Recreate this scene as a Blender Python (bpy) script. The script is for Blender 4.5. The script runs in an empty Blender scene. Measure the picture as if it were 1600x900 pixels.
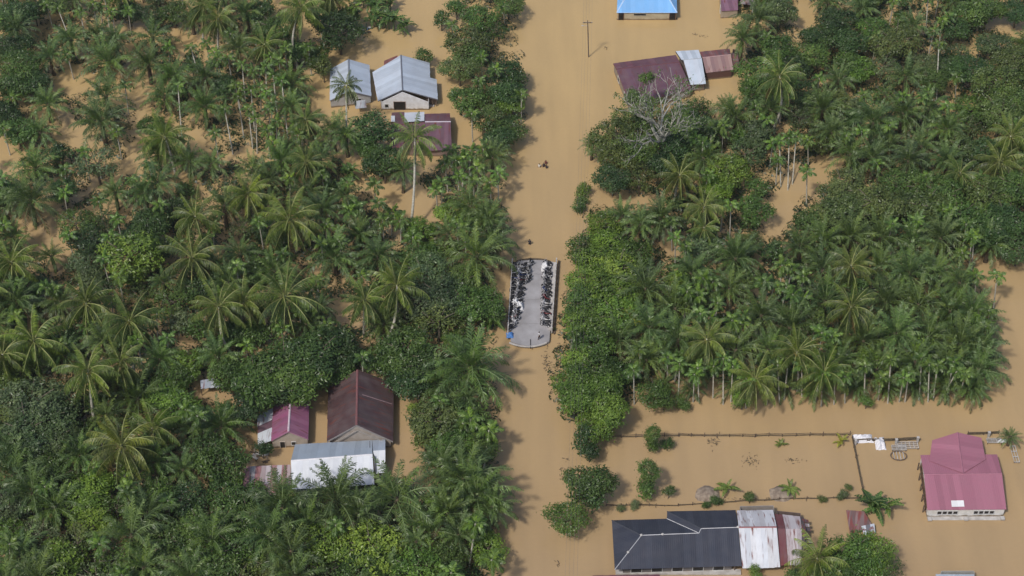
import bpy, bmesh, math, random
from mathutils import Vector, Matrix, noise
R = math.radians
S = bpy.context.scene
col = S.collection
rnd = random.Random(7)

# ---------------------------------------------------------------- camera
F = 2790.0; PITCH = R(42.4); DIST = 310.0
cd = bpy.data.cameras.new('camera'); cam = bpy.data.objects.new('camera', cd); col.objects.link(cam)
cd.sensor_width = 36; cd.lens = F/1600*36; cd.clip_start = 1; cd.clip_end = 12000
CAM = Vector((0, -DIST*math.cos(PITCH), DIST*math.sin(PITCH)))
cam.location = CAM; cam.rotation_euler = (math.pi/2-PITCH, 0, 0)
S.camera = cam
CM = Matrix.Rotation(math.pi/2-PITCH, 3, 'X')

def W(px, py, z=0.0):
    """point of the place seen at photo pixel (px,py) on the level z"""
    d = CM @ Vector(((px-800)/F, (450-py)/F, -1))
    t = (z-CAM.z)/d.z
    return CAM+d*t
def PXof(p):
    q = CM.transposed() @ (Vector(p)-CAM)
    return (800+F*q.x/-q.z, 450-F*q.y/-q.z)
def in_poly(x, y, P):
    c = False; j = len(P)-1
    for i in range(len(P)):
        if (P[i][1] > y) != (P[j][1] > y) and x < (P[j][0]-P[i][0])*(y-P[i][1])/(P[j][1]-P[i][1])+P[i][0]: c = not c
        j = i
    return c

# ---------------------------------------------------------------- light
SUN_EL = R(53); SUN_AZ = math.atan2(-0.62, -0.78)      # clockwise from +Y
w = bpy.data.worlds.new('World'); S.world = w; w.use_nodes = True
nt = w.node_tree; nt.nodes.clear()
sky = nt.nodes.new('ShaderNodeTexSky'); sky.sky_type = 'NISHITA'; sky.sun_disc = False
sky.sun_elevation = SUN_EL; sky.sun_rotation = SUN_AZ; sky.dust_density = 2.5; sky.air_density = 1.0
bg = nt.nodes.new('ShaderNodeBackground'); bg.inputs[1].default_value = 0.124
wo = nt.nodes.new('ShaderNodeOutputWorld')
nt.links.new(sky.outputs[0], bg.inputs[0]); nt.links.new(bg.outputs[0], wo.inputs[0])
ld = bpy.data.lights.new('sun', 'SUN'); lo = bpy.data.objects.new('sun', ld); col.objects.link(lo)
ld.energy = 2.65; ld.angle = R(5); ld.color = (1, 0.95, 0.88)
sd = Vector((math.sin(SUN_AZ)*math.cos(SUN_EL), math.cos(SUN_AZ)*math.cos(SUN_EL), math.sin(SUN_EL)))
lo.rotation_euler = sd.to_track_quat('Z', 'Y').to_euler(); lo.location = sd*300
S.view_settings.view_transform = 'Standard'; S.view_settings.look = 'None'
S.view_settings.gamma = 1; S.view_settings.exposure = 0.0
S.cycles.max_bounces = 6; S.cycles.transparent_max_bounces = 4

# ---------------------------------------------------------------- materials
def mat(name):
    m = bpy.data.materials.new(name); m.use_nodes = True
    n = m.node_tree; n.nodes.clear(); o = n.nodes.new('ShaderNodeOutputMaterial')
    return m, n, o
def N(n, t, **k):
    x = n.nodes.new(t)
    for a, b in k.items():
        if a.startswith('i_'): x.inputs[a[2:].replace('_', ' ')].default_value = b
        else: setattr(x, a, b)
    return x
def L(n, a, b): n.links.new(a, b)
def mixc(n, fac, a, b, mode='MIX'):
    x = n.nodes.new('ShaderNodeMix'); x.data_type = 'RGBA'; x.blend_type = mode
    for s, v in ((0, fac), (6, a), (7, b)):
        if hasattr(v, 'links'): L(n, v, x.inputs[s])
        else: x.inputs[s].default_value = v if s == 0 else (*v[:3], 1)
    return x.outputs[2]
def ramp(n, f, p0, p1):
    r = n.nodes.new('ShaderNodeMapRange'); r.inputs[1].default_value = p0; r.inputs[2].default_value = p1
    L(n, f, r.inputs[0]); return r.outputs[0]

def leaf_mat(name, rough=0.45, trans=0.28, nscale=0.35, spec=0.35):
    m, n, o = mat(name)
    oi = N(n, 'ShaderNodeObjectInfo'); geo = N(n, 'ShaderNodeNewGeometry')
    nz = N(n, 'ShaderNodeTexNoise'); nz.inputs['Scale'].default_value = nscale; nz.inputs['Detail'].default_value = 2
    L(n, geo.outputs['Position'], nz.inputs['Vector'])
    isl = geo.outputs['Random Per Island']
    dark = mixc(n, 1.0, oi.outputs['Color'], (0.62, 0.68, 0.62), 'MULTIPLY')
    lite = mixc(n, 1.0, oi.outputs['Color'], (1.45, 1.34, 1.15), 'MULTIPLY')
    c1 = mixc(n, ramp(n, nz.outputs[0], 0.3, 0.7), dark, lite)
    c2 = mixc(n, ramp(n, isl, 0.0, 1.0), mixc(n, 1, c1, (0.66, 0.7, 0.68), 'MULTIPLY'), mixc(n, 1, c1, (1.4, 1.34, 1.2), 'MULTIPLY'))
    b = N(n, 'ShaderNodeBsdfPrincipled'); L(n, c2, b.inputs['Base Color'])
    b.inputs['Roughness'].default_value = rough; b.inputs['Specular IOR Level'].default_value = spec
    t = N(n, 'ShaderNodeBsdfTranslucent'); L(n, mixc(n, 1, c2, (1.2, 1.5, 0.5), 'MULTIPLY'), t.inputs[0])
    ms = N(n, 'ShaderNodeMixShader'); ms.inputs[0].default_value = trans
    L(n, b.outputs[0], ms.inputs[1]); L(n, t.outputs[0], ms.inputs[2]); L(n, ms.outputs[0], o.inputs[0])
    return m
def noisy_mat(name, c1, c2, scale=3, rough=0.8, bump=0.0, spec=0.3, detail=4, use_obj=False, stretch=(1, 1, 1), lo=0.35, hi=0.65):
    m, n, o = mat(name)
    tc = N(n, 'ShaderNodeTexCoord'); mp = N(n, 'ShaderNodeMapping'); mp.inputs['Scale'].default_value = stretch
    L(n, tc.outputs['Object'], mp.inputs[0])
    nz = N(n, 'ShaderNodeTexNoise'); nz.inputs['Scale'].default_value = scale; nz.inputs['Detail'].default_value = detail
    L(n, mp.outputs[0], nz.inputs['Vector'])
    c = mixc(n, ramp(n, nz.outputs[0], lo, hi), c1, c2)
    if use_obj:
        oi = N(n, 'ShaderNodeObjectInfo'); c = mixc(n, 1, c, oi.outputs['Color'], 'MULTIPLY')
    b = N(n, 'ShaderNodeBsdfPrincipled'); L(n, c, b.inputs['Base Color'])
    b.inputs['Roughness'].default_value = rough; b.inputs['Specular IOR Level'].default_value = spec
    if bump:
        bp = N(n, 'ShaderNodeBump'); bp.inputs['Strength'].default_value = bump; bp.inputs['Distance'].default_value = 0.1
        L(n, nz.outputs[0], bp.inputs['Height']); L(n, bp.outputs[0], b.inputs['Normal'])
    L(n, b.outputs[0], o.inputs[0])
    return m
def wall_mat():
    m, n, o = mat('flood_stained_wall'); oi = N(n, 'ShaderNodeObjectInfo'); geo = N(n, 'ShaderNodeNewGeometry'); sx = N(n, 'ShaderNodeSeparateXYZ'); L(n, geo.outputs['Position'], sx.inputs[0])
    nz = N(n, 'ShaderNodeTexNoise'); nz.inputs['Scale'].default_value = 1.3; nz.inputs['Detail'].default_value = 6; L(n, geo.outputs['Position'], nz.inputs['Vector'])
    c = mixc(n, ramp(n, nz.outputs[0], .3, .75), mixc(n, 1, oi.outputs['Color'], (.78, .76, .72), 'MULTIPLY'), oi.outputs['Color'])
    ma = N(n, 'ShaderNodeMath'); ma.operation = 'MULTIPLY_ADD'; ma.inputs[1].default_value = .55; L(n, nz.outputs[0], ma.inputs[0]); L(n, sx.outputs[2], ma.inputs[2])
    c = mixc(n, ramp(n, ma.outputs[0], .45, .68), (0.2, 0.145, 0.085), c)      # mud band left by the water
    b = N(n, 'ShaderNodeBsdfPrincipled'); L(n, c, b.inputs['Base Color']); b.inputs['Roughness'].default_value = .85; L(n, b.outputs[0], o.inputs[0]); return m
def sheet_mat(name, rust, rustc=(0.16, 0.045, 0.03), rough=0.45, pitch=0.2, bump=0.5, spec=0.4, stain=0.25):
    """corrugated sheet: colour from the object, rust and stains in noise stretched down the slope (uv in metres)"""
    m, n, o = mat(name)
    uv = N(n, 'ShaderNodeUVMap'); oi = N(n, 'ShaderNodeObjectInfo'); geo = N(n, 'ShaderNodeNewGeometry')
    a = N(n, 'ShaderNodeTexNoise'); a.inputs['Scale'].default_value = 1.0; a.inputs['Detail'].default_value = 5
    mp = N(n, 'ShaderNodeMapping'); mp.inputs['Scale'].default_value = (2.6, 0.35, 1); L(n, uv.outputs[0], mp.inputs[0])
    ad = N(n, 'ShaderNodeVectorMath'); ad.operation = 'ADD'
    rv = N(n, 'ShaderNodeVectorMath'); rv.operation = 'SCALE'; rv.inputs[0].default_value = (37, 11, 23)
    L(n, oi.outputs['Random'], rv.inputs['Scale'])
    L(n, mp.outputs[0], ad.inputs[0]); L(n, rv.outputs[0], ad.inputs[1]); L(n, ad.outputs[0], a.inputs['Vector'])
    g = N(n, 'ShaderNodeTexNoise'); g.inputs['Scale'].default_value = 0.5; g.inputs['Detail'].default_value = 6; L(n, geo.outputs['Position'], g.inputs['Vector'])
    base = mixc(n, ramp(n, g.outputs[0], 0.3, 0.72), mixc(n, stain, oi.outputs['Color'], (0.22, 0.2, 0.19)), oi.outputs['Color'])
    base = mixc(n, ramp(n, oi.outputs['Random'], 0, 1), mixc(n, 1, base, (0.87, 0.87, 0.87), 'MULTIPLY'), mixc(n, 1, base, (1.08, 1.08, 1.08), 'MULTIPLY'))
    lo_, hi_ = 0.78-rust*0.55, 0.9-rust*0.45
    c = mixc(n, ramp(n, a.outputs[0], lo_, hi_), base, rustc)
    b = N(n, 'ShaderNodeBsdfPrincipled'); L(n, c, b.inputs['Base Color'])
    b.inputs['Roughness'].default_value = rough; b.inputs['Specular IOR Level'].default_value = spec
    wv = N(n, 'ShaderNodeTexWave'); wv.inputs['Scale'].default_value = 1/pitch/3.2; wv.bands_direction = 'X'; L(n, uv.outputs[0], wv.inputs['Vector'])
    bp = N(n, 'ShaderNodeBump'); bp.inputs['Strength'].default_value = bump; bp.inputs['Distance'].default_value = 0.03
    L(n, wv.outputs[0], bp.inputs['Height']); L(n, bp.outputs[0], b.inputs['Normal'])
    L(n, b.outputs[0], o.inputs[0])
    return m

M = {}
M['leaf'] = leaf_mat('broad_leaf', 0.4, 0.25, 0.35, 0.5)
M['frond'] = leaf_mat('palm_leaflet', 0.4, 0.2, 0.8, 0.5)
M['rachis'] = noisy_mat('palm_midrib', (0.17, 0.2, 0.06), (0.26, 0.27, 0.1), 1.5, 0.6)
M['rachis_dark'] = noisy_mat('palm_midrib_green', (0.09, 0.14, 0.05), (0.16, 0.21, 0.09), 1.5, 0.6)
M['bark'] = noisy_mat('bark_brown', (0.09, 0.07, 0.05), (0.2, 0.17, 0.13), 2.5, 0.9, 0.4)
M['bark_pale'] = noisy_mat('bark_pale', (0.3, 0.28, 0.22), (0.48, 0.46, 0.39), 2.0, 0.85, 0.3, stretch=(1, 1, 3))
M['bark_grey'] = noisy_mat('bark_bare_grey', (0.25, 0.24, 0.21), (0.42, 0.41, 0.36), 1.2, 0.85, 0.3)
M['fibre'] = noisy_mat('palm_stem_fibre', (0.05, 0.035, 0.025), (0.14, 0.11, 0.07), 4, 0.95, 0.6)
M['sheet'] = sheet_mat('roof_sheet_clean', 0.1, stain=0.2)
M['sheet_worn'] = sheet_mat('roof_sheet_worn', 0.4)
M['sheet_rust'] = sheet_mat('roof_sheet_rusty', 0.62, rustc=(0.2, 0.06, 0.055))
M['sheet_tile'] = sheet_mat('roof_tile_sheet', 0.0, pitch=0.3, bump=0.5, stain=0.1, rough=0.6, spec=0.25)
M['wall'] = wall_mat()
M['trim'] = noisy_mat('painted_trim', (0.85, 0.85, 0.85), (1, 1, 1), 2, 0.7, use_obj=True)
M['dark'] = noisy_mat('dark_opening', (0.012, 0.012, 0.014), (0.03, 0.028, 0.025), 2, 0.35)
M['wood'] = noisy_mat('weathered_wood', (0.08, 0.055, 0.04), (0.17, 0.13, 0.1), 4, 0.9, 0.3, use_obj=False)
M['concrete'] = noisy_mat('bridge_concrete', (0.23, 0.22, 0.22), (0.37, 0.36, 0.37), 0.45, 0.85, 0.15, detail=10, lo=.25, hi=.7)
M['concrete_pale'] = noisy_mat('pale_concrete', (0.36, 0.34, 0.32), (0.52, 0.5, 0.48), 1.0, 0.85, 0.15, detail=6)
M['paint'] = noisy_mat('vehicle_paint', (0.9, 0.9, 0.9), (1, 1, 1), 3, 0.25, use_obj=True, spec=0.5)
M['rubber'] = noisy_mat('tyre_rubber', (0.015, 0.015, 0.015), (0.03, 0.03, 0.03), 6, 0.85)
M['seat'] = noisy_mat('seat_vinyl', (0.012, 0.012, 0.013), (0.025, 0.025, 0.028), 6, 0.5)
M['chrome'] = noisy_mat('bright_metal', (0.4, 0.4, 0.42), (0.55, 0.55, 0.56), 6, 0.3, spec=0.8)
M['cloth'] = noisy_mat('cloth', (0.8, 0.8, 0.8), (1, 1, 1), 5, 0.9, use_obj=True)
M['skin'] = noisy_mat('skin', (0.2, 0.1, 0.06), (0.27, 0.14, 0.085), 5, 0.6)
M['hair'] = noisy_mat('hair', (0.01, 0.008, 0.008), (0.02, 0.018, 0.016), 9, 0.6)
M['soil'] = noisy_mat('muddy_soil', (0.17, 0.13, 0.1), (0.32, 0.26, 0.2), 1.4, 0.95, 0.5, detail=8)
M['scrap'] = noisy_mat('scrap_twigs', (0.12, 0.1, 0.06), (0.2, 0.15, 0.1), 2, 0.9)
M['wire'] = noisy_mat('wire', (0.14, 0.13, 0.12), (0.2, 0.19, 0.18), 5, 0.6)

def water_mat():
    m, n, o = mat('muddy_flood_water')
    geo = N(n, 'ShaderNodeNewGeometry')
    def nz(sc, det, st=(1, 1, 1)):
        mp = N(n, 'ShaderNodeMapping'); mp.inputs['Scale'].default_value = st; L(n, geo.outputs['Position'], mp.inputs[0])
        x = N(n, 'ShaderNodeTexNoise'); x.inputs['Scale'].default_value = sc; x.inputs['Detail'].default_value = det
        L(n, mp.outputs[0], x.inputs['Vector']); return x.outputs[0]
    a = nz(0.018, 4, (1, 0.6, 1)); b_ = nz(0.12, 5, (1, 0.45, 1)); c_ = nz(1.6, 4, (0.7, 1.3, 1))
    sx = N(n, 'ShaderNodeSeparateXYZ'); L(n, geo.outputs['Position'], sx.inputs[0])
    ma = N(n, 'ShaderNodeMath'); ma.operation = 'MULTIPLY_ADD'; ma.inputs[1].default_value = 90.0; L(n, a, ma.inputs[0]); L(n, sx.outputs[1], ma.inputs[2])
    c = mixc(n, ramp(n, ma.outputs[0], -25, 110), WC[0], WC[1])      # darker, less yellow water toward the nearer yards
    c = mixc(n, ramp(n, b_, 0.3, 0.75), mixc(n, 1, c, (0.93, 0.93, 0.94), 'MULTIPLY'), mixc(n, 1, c, (1.05, 1.04, 1.02), 'MULTIPLY'))
    st = nz(0.35, 5, (1.0, 0.09, 1)); c = mixc(n, ramp(n, st, 0.35, 0.7), mixc(n, 1, c, (0.955, 0.955, 0.965), 'MULTIPLY'), mixc(n, 1, c, (1.035, 1.03, 1.03), 'MULTIPLY'))
    c = mixc(n, ramp(n, c_, 0.3, 0.7), mixc(n, 1, c, (0.985, 0.985, 0.985), 'MULTIPLY'), mixc(n, 1, c, (1.01, 1.01, 1.01), 'MULTIPLY'))
    p = N(n, 'ShaderNodeBsdfPrincipled'); L(n, c, p.inputs['Base Color'])
    p.inputs['Roughness'].default_value = 0.1; p.inputs['IOR'].default_value = 1.33; p.inputs['Specular IOR Level'].default_value = 0.5
    bp = N(n, 'ShaderNodeBump'); bp.inputs['Strength'].default_value = 0.2; bp.inputs['Distance'].default_value = 0.05
    L(n, c_, bp.inputs['Height']); L(n, bp.outputs[0], p.inputs['Normal'])
    L(n, p.outputs[0], o.inputs[0]); return m
WC = ((0.38, 0.266, 0.148), (0.478, 0.338, 0.16))
M['water'] = water_mat()

# ---------------------------------------------------------------- object helpers
def mesh(name, verts, faces, mats, fm=None, smooth=False, uvs=None):
    me = bpy.data.meshes.new(name); me.from_pydata([tuple(v) for v in verts], [], faces)
    for m in (mats if isinstance(mats, (list, tuple)) else [mats]): me.materials.append(m)
    if fm: me.polygons.foreach_set('material_index', fm)
    if smooth: me.polygons.foreach_set('use_smooth', [True]*len(me.polygons))
    if uvs:
        l = me.uv_layers.new(name='UVMap'); flat = []
        for f in faces:
            for v in f: flat += list(uvs[v])
        l.data.foreach_set('uv', flat)
    me.update(); return me
def put(name, me, parent=None, loc=(0, 0, 0), rot=(0, 0, 0), sc=None, color=None):
    o = bpy.data.objects.new(name, me); col.objects.link(o)
    if parent: o.parent = parent
    o.location = loc; o.rotation_euler = rot
    if sc is not None: o.scale = (sc, sc, sc) if isinstance(sc, (int, float)) else sc
    if color is not None: o.color = (*color, 1)
    return o
def tag(o, label=None, cat=None, group=None, kind=None):
    if label: o['label'] = label
    if cat: o['category'] = cat
    if group: o['group'] = group
    if kind: o['kind'] = kind
    return o
def thing(name, label, cat, loc, group=None, rz=0):
    return tag(put(name, None, None, loc, (0, 0, rz)), label, cat, group)
class MB:
    def __init__(s): s.v = []; s.f = []; s.m = []; s.uv = []
    def add(s, vs, fs, mi=0):
        b = len(s.v); s.v += [Vector(v) for v in vs]; s.f += [tuple(i+b for i in f) for f in fs]; s.m += [mi]*len(fs)
    def box(s, c, d, rz=0, mi=0, rot=None):
        h = Vector(d)/2; mt = rot if rot is not None else Matrix.Rotation(rz, 3, 'Z')
        vs = [Vector(c)+mt @ Vector((x*h.x, y*h.y, z*h.z)) for z in (-1, 1) for y in (-1, 1) for x in (-1, 1)]
        s.add(vs, [(0, 2, 3, 1), (4, 5, 7, 6), (0, 1, 5, 4), (2, 6, 7, 3), (0, 4, 6, 2), (1, 3, 7, 5)], mi)
    def tube(s, pts, rs, n=6, mi=0, cap=True):
        pts = [Vector(p) for p in pts]; base = len(s.v)
        if isinstance(rs, (int, float)): rs = [rs]*len(pts)
        for i, p in enumerate(pts):
            t = (pts[min(i+1, len(pts)-1)]-pts[max(i-1, 0)]).normalized()
            a = t.orthogonal().normalized() if abs(t.z) > 0.9 else t.cross(Vector((0, 0, 1))).normalized()
            if abs(t.z) > 0.9: a = (Vector((1, 0, 0))-t*t.x).normalized()
            b = t.cross(a)
            for k in range(n):
                g = 2*math.pi*k/n; s.v.append(p+(a*math.cos(g)+b*math.sin(g))*rs[i])
        for i in range(len(pts)-1):
            for k in range(n):
                k2 = (k+1) % n
                s.f.append((base+i*n+k, base+i*n+k2, base+(i+1)*n+k2, base+(i+1)*n+k)); s.m.append(mi)
        if cap:
            s.f.append(tuple(base+k for k in range(n))[::-1]); s.m.append(mi)
            s.f.append(tuple(base+(len(pts)-1)*n+k for k in range(n))); s.m.append(mi)
    def disc(s, c, r, wd, axis='Y', n=12, mi=0):
        c = Vector(c); ax = {'X': Vector((1, 0, 0)), 'Y': Vector((0, 1, 0)), 'Z': Vector((0, 0, 1))}[axis]
        s.tube([c-ax*wd/2, c+ax*wd/2], r, n, mi)
    def blob(s, c, d, seg=8, rings=5, jit=0, mi=0, rg=rnd):
        b = len(s.v); c = Vector(c)
        vs = [c+Vector((0, 0, d[2]))]
        for i in range(1, rings):
            th = math.pi*i/rings
            for k in range(seg):
                ph = 2*math.pi*k/seg; q = 1+rg.uniform(-jit, jit)
                vs.append(c+Vector((d[0]*math.sin(th)*math.cos(ph)*q, d[1]*math.sin(th)*math.sin(ph)*q, d[2]*math.cos(th)*q)))
        vs.append(c-Vector((0, 0, d[2])))
        fs = [(0, 1+k, 1+(k+1) % seg) for k in range(seg)]
        for i in range(rings-2):
            for k in range(seg):
                k2 = (k+1) % seg; fs.append((1+i*seg+k, 1+(i+1)*seg+k, 1+(i+1)*seg+k2, 1+i*seg+k2))
        e = len(vs)-1; q = 1+(rings-2)*seg
        fs += [(e, q+(k+1) % seg, q+k) for k in range(seg)]
        s.add(vs, fs, mi)
    def mesh(s, name, mats, smooth=False, uvs=None): return mesh(name, s.v, s.f, mats, s.m, smooth, uvs)
    def obj(s, name, mats, parent=None, color=None, smooth=False, loc=(0, 0, 0)):
        return put(name, s.mesh(name, mats, smooth), parent, loc, color=color)

# ---------------------------------------------------------------- flood water
def grid_plane():
    mb = MB(); mb.add([(-2400, -2400, 0), (2400, -2400, 0), (2400, 2400, 0), (-2400, 2400, 0)], [(0, 1, 2, 3)])
    tag(mb.obj('flood_water', M['water']), 'brown muddy flood water covering the road and yards', kind='structure')
    mb = MB(); mb.add([(-2400, -2400, -2), (2400, -2400, -2), (2400, 2400, -2), (-2400, 2400, -2)], [(0, 1, 2, 3)])
    tag(mb.obj('ground', M['soil']), 'submerged ground under the flood water', kind='structure')
grid_plane()

# ---------------------------------------------------------------- roofs and houses
def clip(poly, p, nrm):
    out = []
    for i in range(len(poly)):
        a, b = poly[i], poly[(i+1) % len(poly)]
        da, db = (a-p).dot(nrm), (b-p).dot(nrm)
        if da >= 0: out.append(a)
        if (da >= 0) != (db >= 0): out.append(a+(b-a)*(da/(da-db)))
    return out
def roof_face(parent, poly, d, colors, mt, sw=0.95, th=0.03, name='roof_sheet', jag=0.06, split=True):
    """cut a roof plane into separate sheets running down the slope; d = direction along the eave"""
    o = parent.location; poly = [Vector(p)-o for p in poly]
    d = Vector(d).normalized()
    n = Vector((0, 0, 0))
    for i in range(len(poly)): n += poly[i].cross(poly[(i+1) % len(poly)])
    n.normalize()
    if n.z < 0: n = -n; poly = poly[::-1]
    d = (d-n*d.dot(n)).normalized(); up = n.cross(d)
    if up.z < 0: up = -up
    ts = [p.dot(d) for p in poly]; t0, t1 = min(ts), max(ts); k = max(1, round((t1-t0)/sw)); out = []
    for i in range(k):
        a = t0+(t1-t0)*i/k; b = t0+(t1-t0)*(i+1)/k
        pc = clip(clip(poly, d*(a-0.02), d), d*(b+0.0), -d)
        if len(pc) < 3: continue
        lift = n*(0.012+(i % 2)*(0.022 if jag else .006))
        us = [p.dot(up) for p in pc]; lo_ = min(us); j = rnd.uniform(-jag, jag*0.3)
        top = [p+lift+(up*j if u < lo_+0.05 else Vector((0, 0, 0))) for p, u in zip(pc, us)]
        bot = [p-n*th for p in top]; q = len(top)
        vs = top+bot
        fs = [tuple(range(q)), tuple(range(q, 2*q))[::-1]]+[(x, x+q, (x+1) % q+q, (x+1) % q) for x in range(q)]
        uv = [(v.dot(d)-t0, v.dot(up)) for v in vs]
        c = colors[i % len(colors)] if isinstance(colors, list) else colors
        mm = mt[i % len(mt)] if isinstance(mt, list) else mt
        out.append(put(name, mesh(name, vs, fs, mm, uvs=uv), parent, color=c))
    return out
def cap_line(parent, a, b, wd, color, name='ridge_cap', mt=None, h=0.06):
    mb = MB(); o = parent.location; a = Vector(a)-o; b = Vector(b)-o; d = (b-a).normalized()
    side = d.cross(Vector((0, 0, 1))).normalized()
    u = Vector((0, 0, 1))
    vs = []
    for p in (a, b): vs += [p-side*wd/2-u*0.03+u*0.045, p+u*(h+0.045), p+side*wd/2-u*0.03+u*0.045, p-u*0.05]
    mb.add(vs, [(0, 1, 5, 4), (1, 2, 6, 5), (2, 3, 7, 6), (3, 0, 4, 7), (0, 3, 2, 1), (4, 5, 6, 7)])
    return mb.obj(name, mt or M['trim'], parent, color)
def board(parent, a, b, hgt, thick, color, name='barge_board', mt=None):
    mb = MB(); o = parent.location; a = Vector(a)-o; b = Vector(b)-o; d = (b-a)
    s = d.cross(Vector((0, 0, 1))).normalized()*thick/2; u = Vector((0, 0, hgt))
    vs = [a-s-u, a+s-u, a+s, a-s, b-s-u, b+s-u, b+s, b-s]
    mb.add(vs, [(0, 1, 2, 3), (7, 6, 5, 4), (0, 4, 5, 1), (1, 5, 6, 2), (2, 6, 7, 3), (3, 7, 4, 0)])
    return mb.obj(name, mt or M['trim'], parent, color)
def lerp(a, b, t): return Vector(a)+(Vector(b)-Vector(a))*t
def walls(parent, cs, ztop, color, apex=None, name='wall', mt=None, inset=0.2, zb=-1.9):
    """cs four corners back-left, back-right, front-right, front-left; apex=(back,front) ridge points for gable ends"""
    o = parent.location; c = sum((Vector(p) for p in cs), Vector())/4
    cs2 = []
    for p in cs:
        p = Vector(p); d = (c-p); d.z = 0; p = p+d.normalized()*inset*1.4; cs2.append(Vector((p.x, p.y, 0)))
    sides = [(0, 1), (1, 2), (2, 3), (3, 0)]
    for si, (i, j) in enumerate(sides):
        a, b = cs2[i], cs2[j]; mb = MB(); nn = (b-a).cross(Vector((0, 0, 1))).normalized()*-0.07
        pts = [(a, zb), (b, zb), (b, ztop), (a, ztop)]
        if apex and si in (0, 2):
            ap = apex[0 if si == 0 else 1]; m = lerp(a, b, 0.5) if True else ap
            t = max(0.1, min(0.9, (Vector((ap.x, ap.y, 0))-a).dot(b-a)/(b-a).length_squared)); m = lerp(a, b, t)
            pts = [(a, zb), (b, zb), (b, ztop), (m, ap.z-0.22), (a, ztop)]
        q = len(pts)
        vs = [Vector((p.x, p.y, z))-o for p, z in pts]+[Vector((p.x, p.y, z))+nn-o for p, z in pts]
        mb.add(vs, [tuple(range(q)), tuple(range(q, 2*q))[::-1]]+[(x, x+q, (x+1) % q+q, (x+1) % q) for x in range(q)])
        mb.obj(name, mt or M['wall'], parent, color)
    return cs2
def window(parent, a, b, t, z, wd, h, frame=(0.6, 0.6, 0.58), name='window', door=False):
    """opening on the wall a-b at fraction t, facing outwards (right of a->b)"""
    o = parent.location; a = Vector(a); b = Vector(b); d = (b-a).normalized(); out = -d.cross(Vector((0, 0, 1))).normalized()
    c = lerp(a, b, t)+out*0.09; c.z = z; rz = math.atan2(d.y, d.x)
    mb = MB(); mb.box(c-o, (wd, 0.05, h), rz); f = mb.obj(name, M['dark'], parent)
    mb = MB(); q = c-o+out*0.035
    for s in (-1, 1):
        mb.box(q+d*s*wd/2, (0.08, 0.08, h+0.08), rz); 
    mb.box(q+Vector((0, 0, h/2)), (wd-0.09, 0.075, 0.08), rz)
    if not door: mb.box(q-Vector((0, 0, h/2)), (wd-0.09, 0.075, 0.08), rz)
    mb.obj('frame', M['trim'], f, frame)
    return f
def gable_roof(t, L0, L1, R0, R1, T0, T1, cl, cr, mt, sw=0.95, ridge=(0.5, 0.5, 0.5), rw=0.35):
    roof_face(t, [L0, L1, T1, T0], L1-L0, cl, mt, sw)
    roof_face(t, [R0, R1, T1, T0], R1-R0, cr, mt, sw)
    if ridge: cap_line(t, T0, T1, rw, ridge)
ZE = 1.9
def base_at(*ps):
    c = sum((Vector(p) for p in ps), Vector())/len(ps); return (c.x, c.y, 0)

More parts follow.
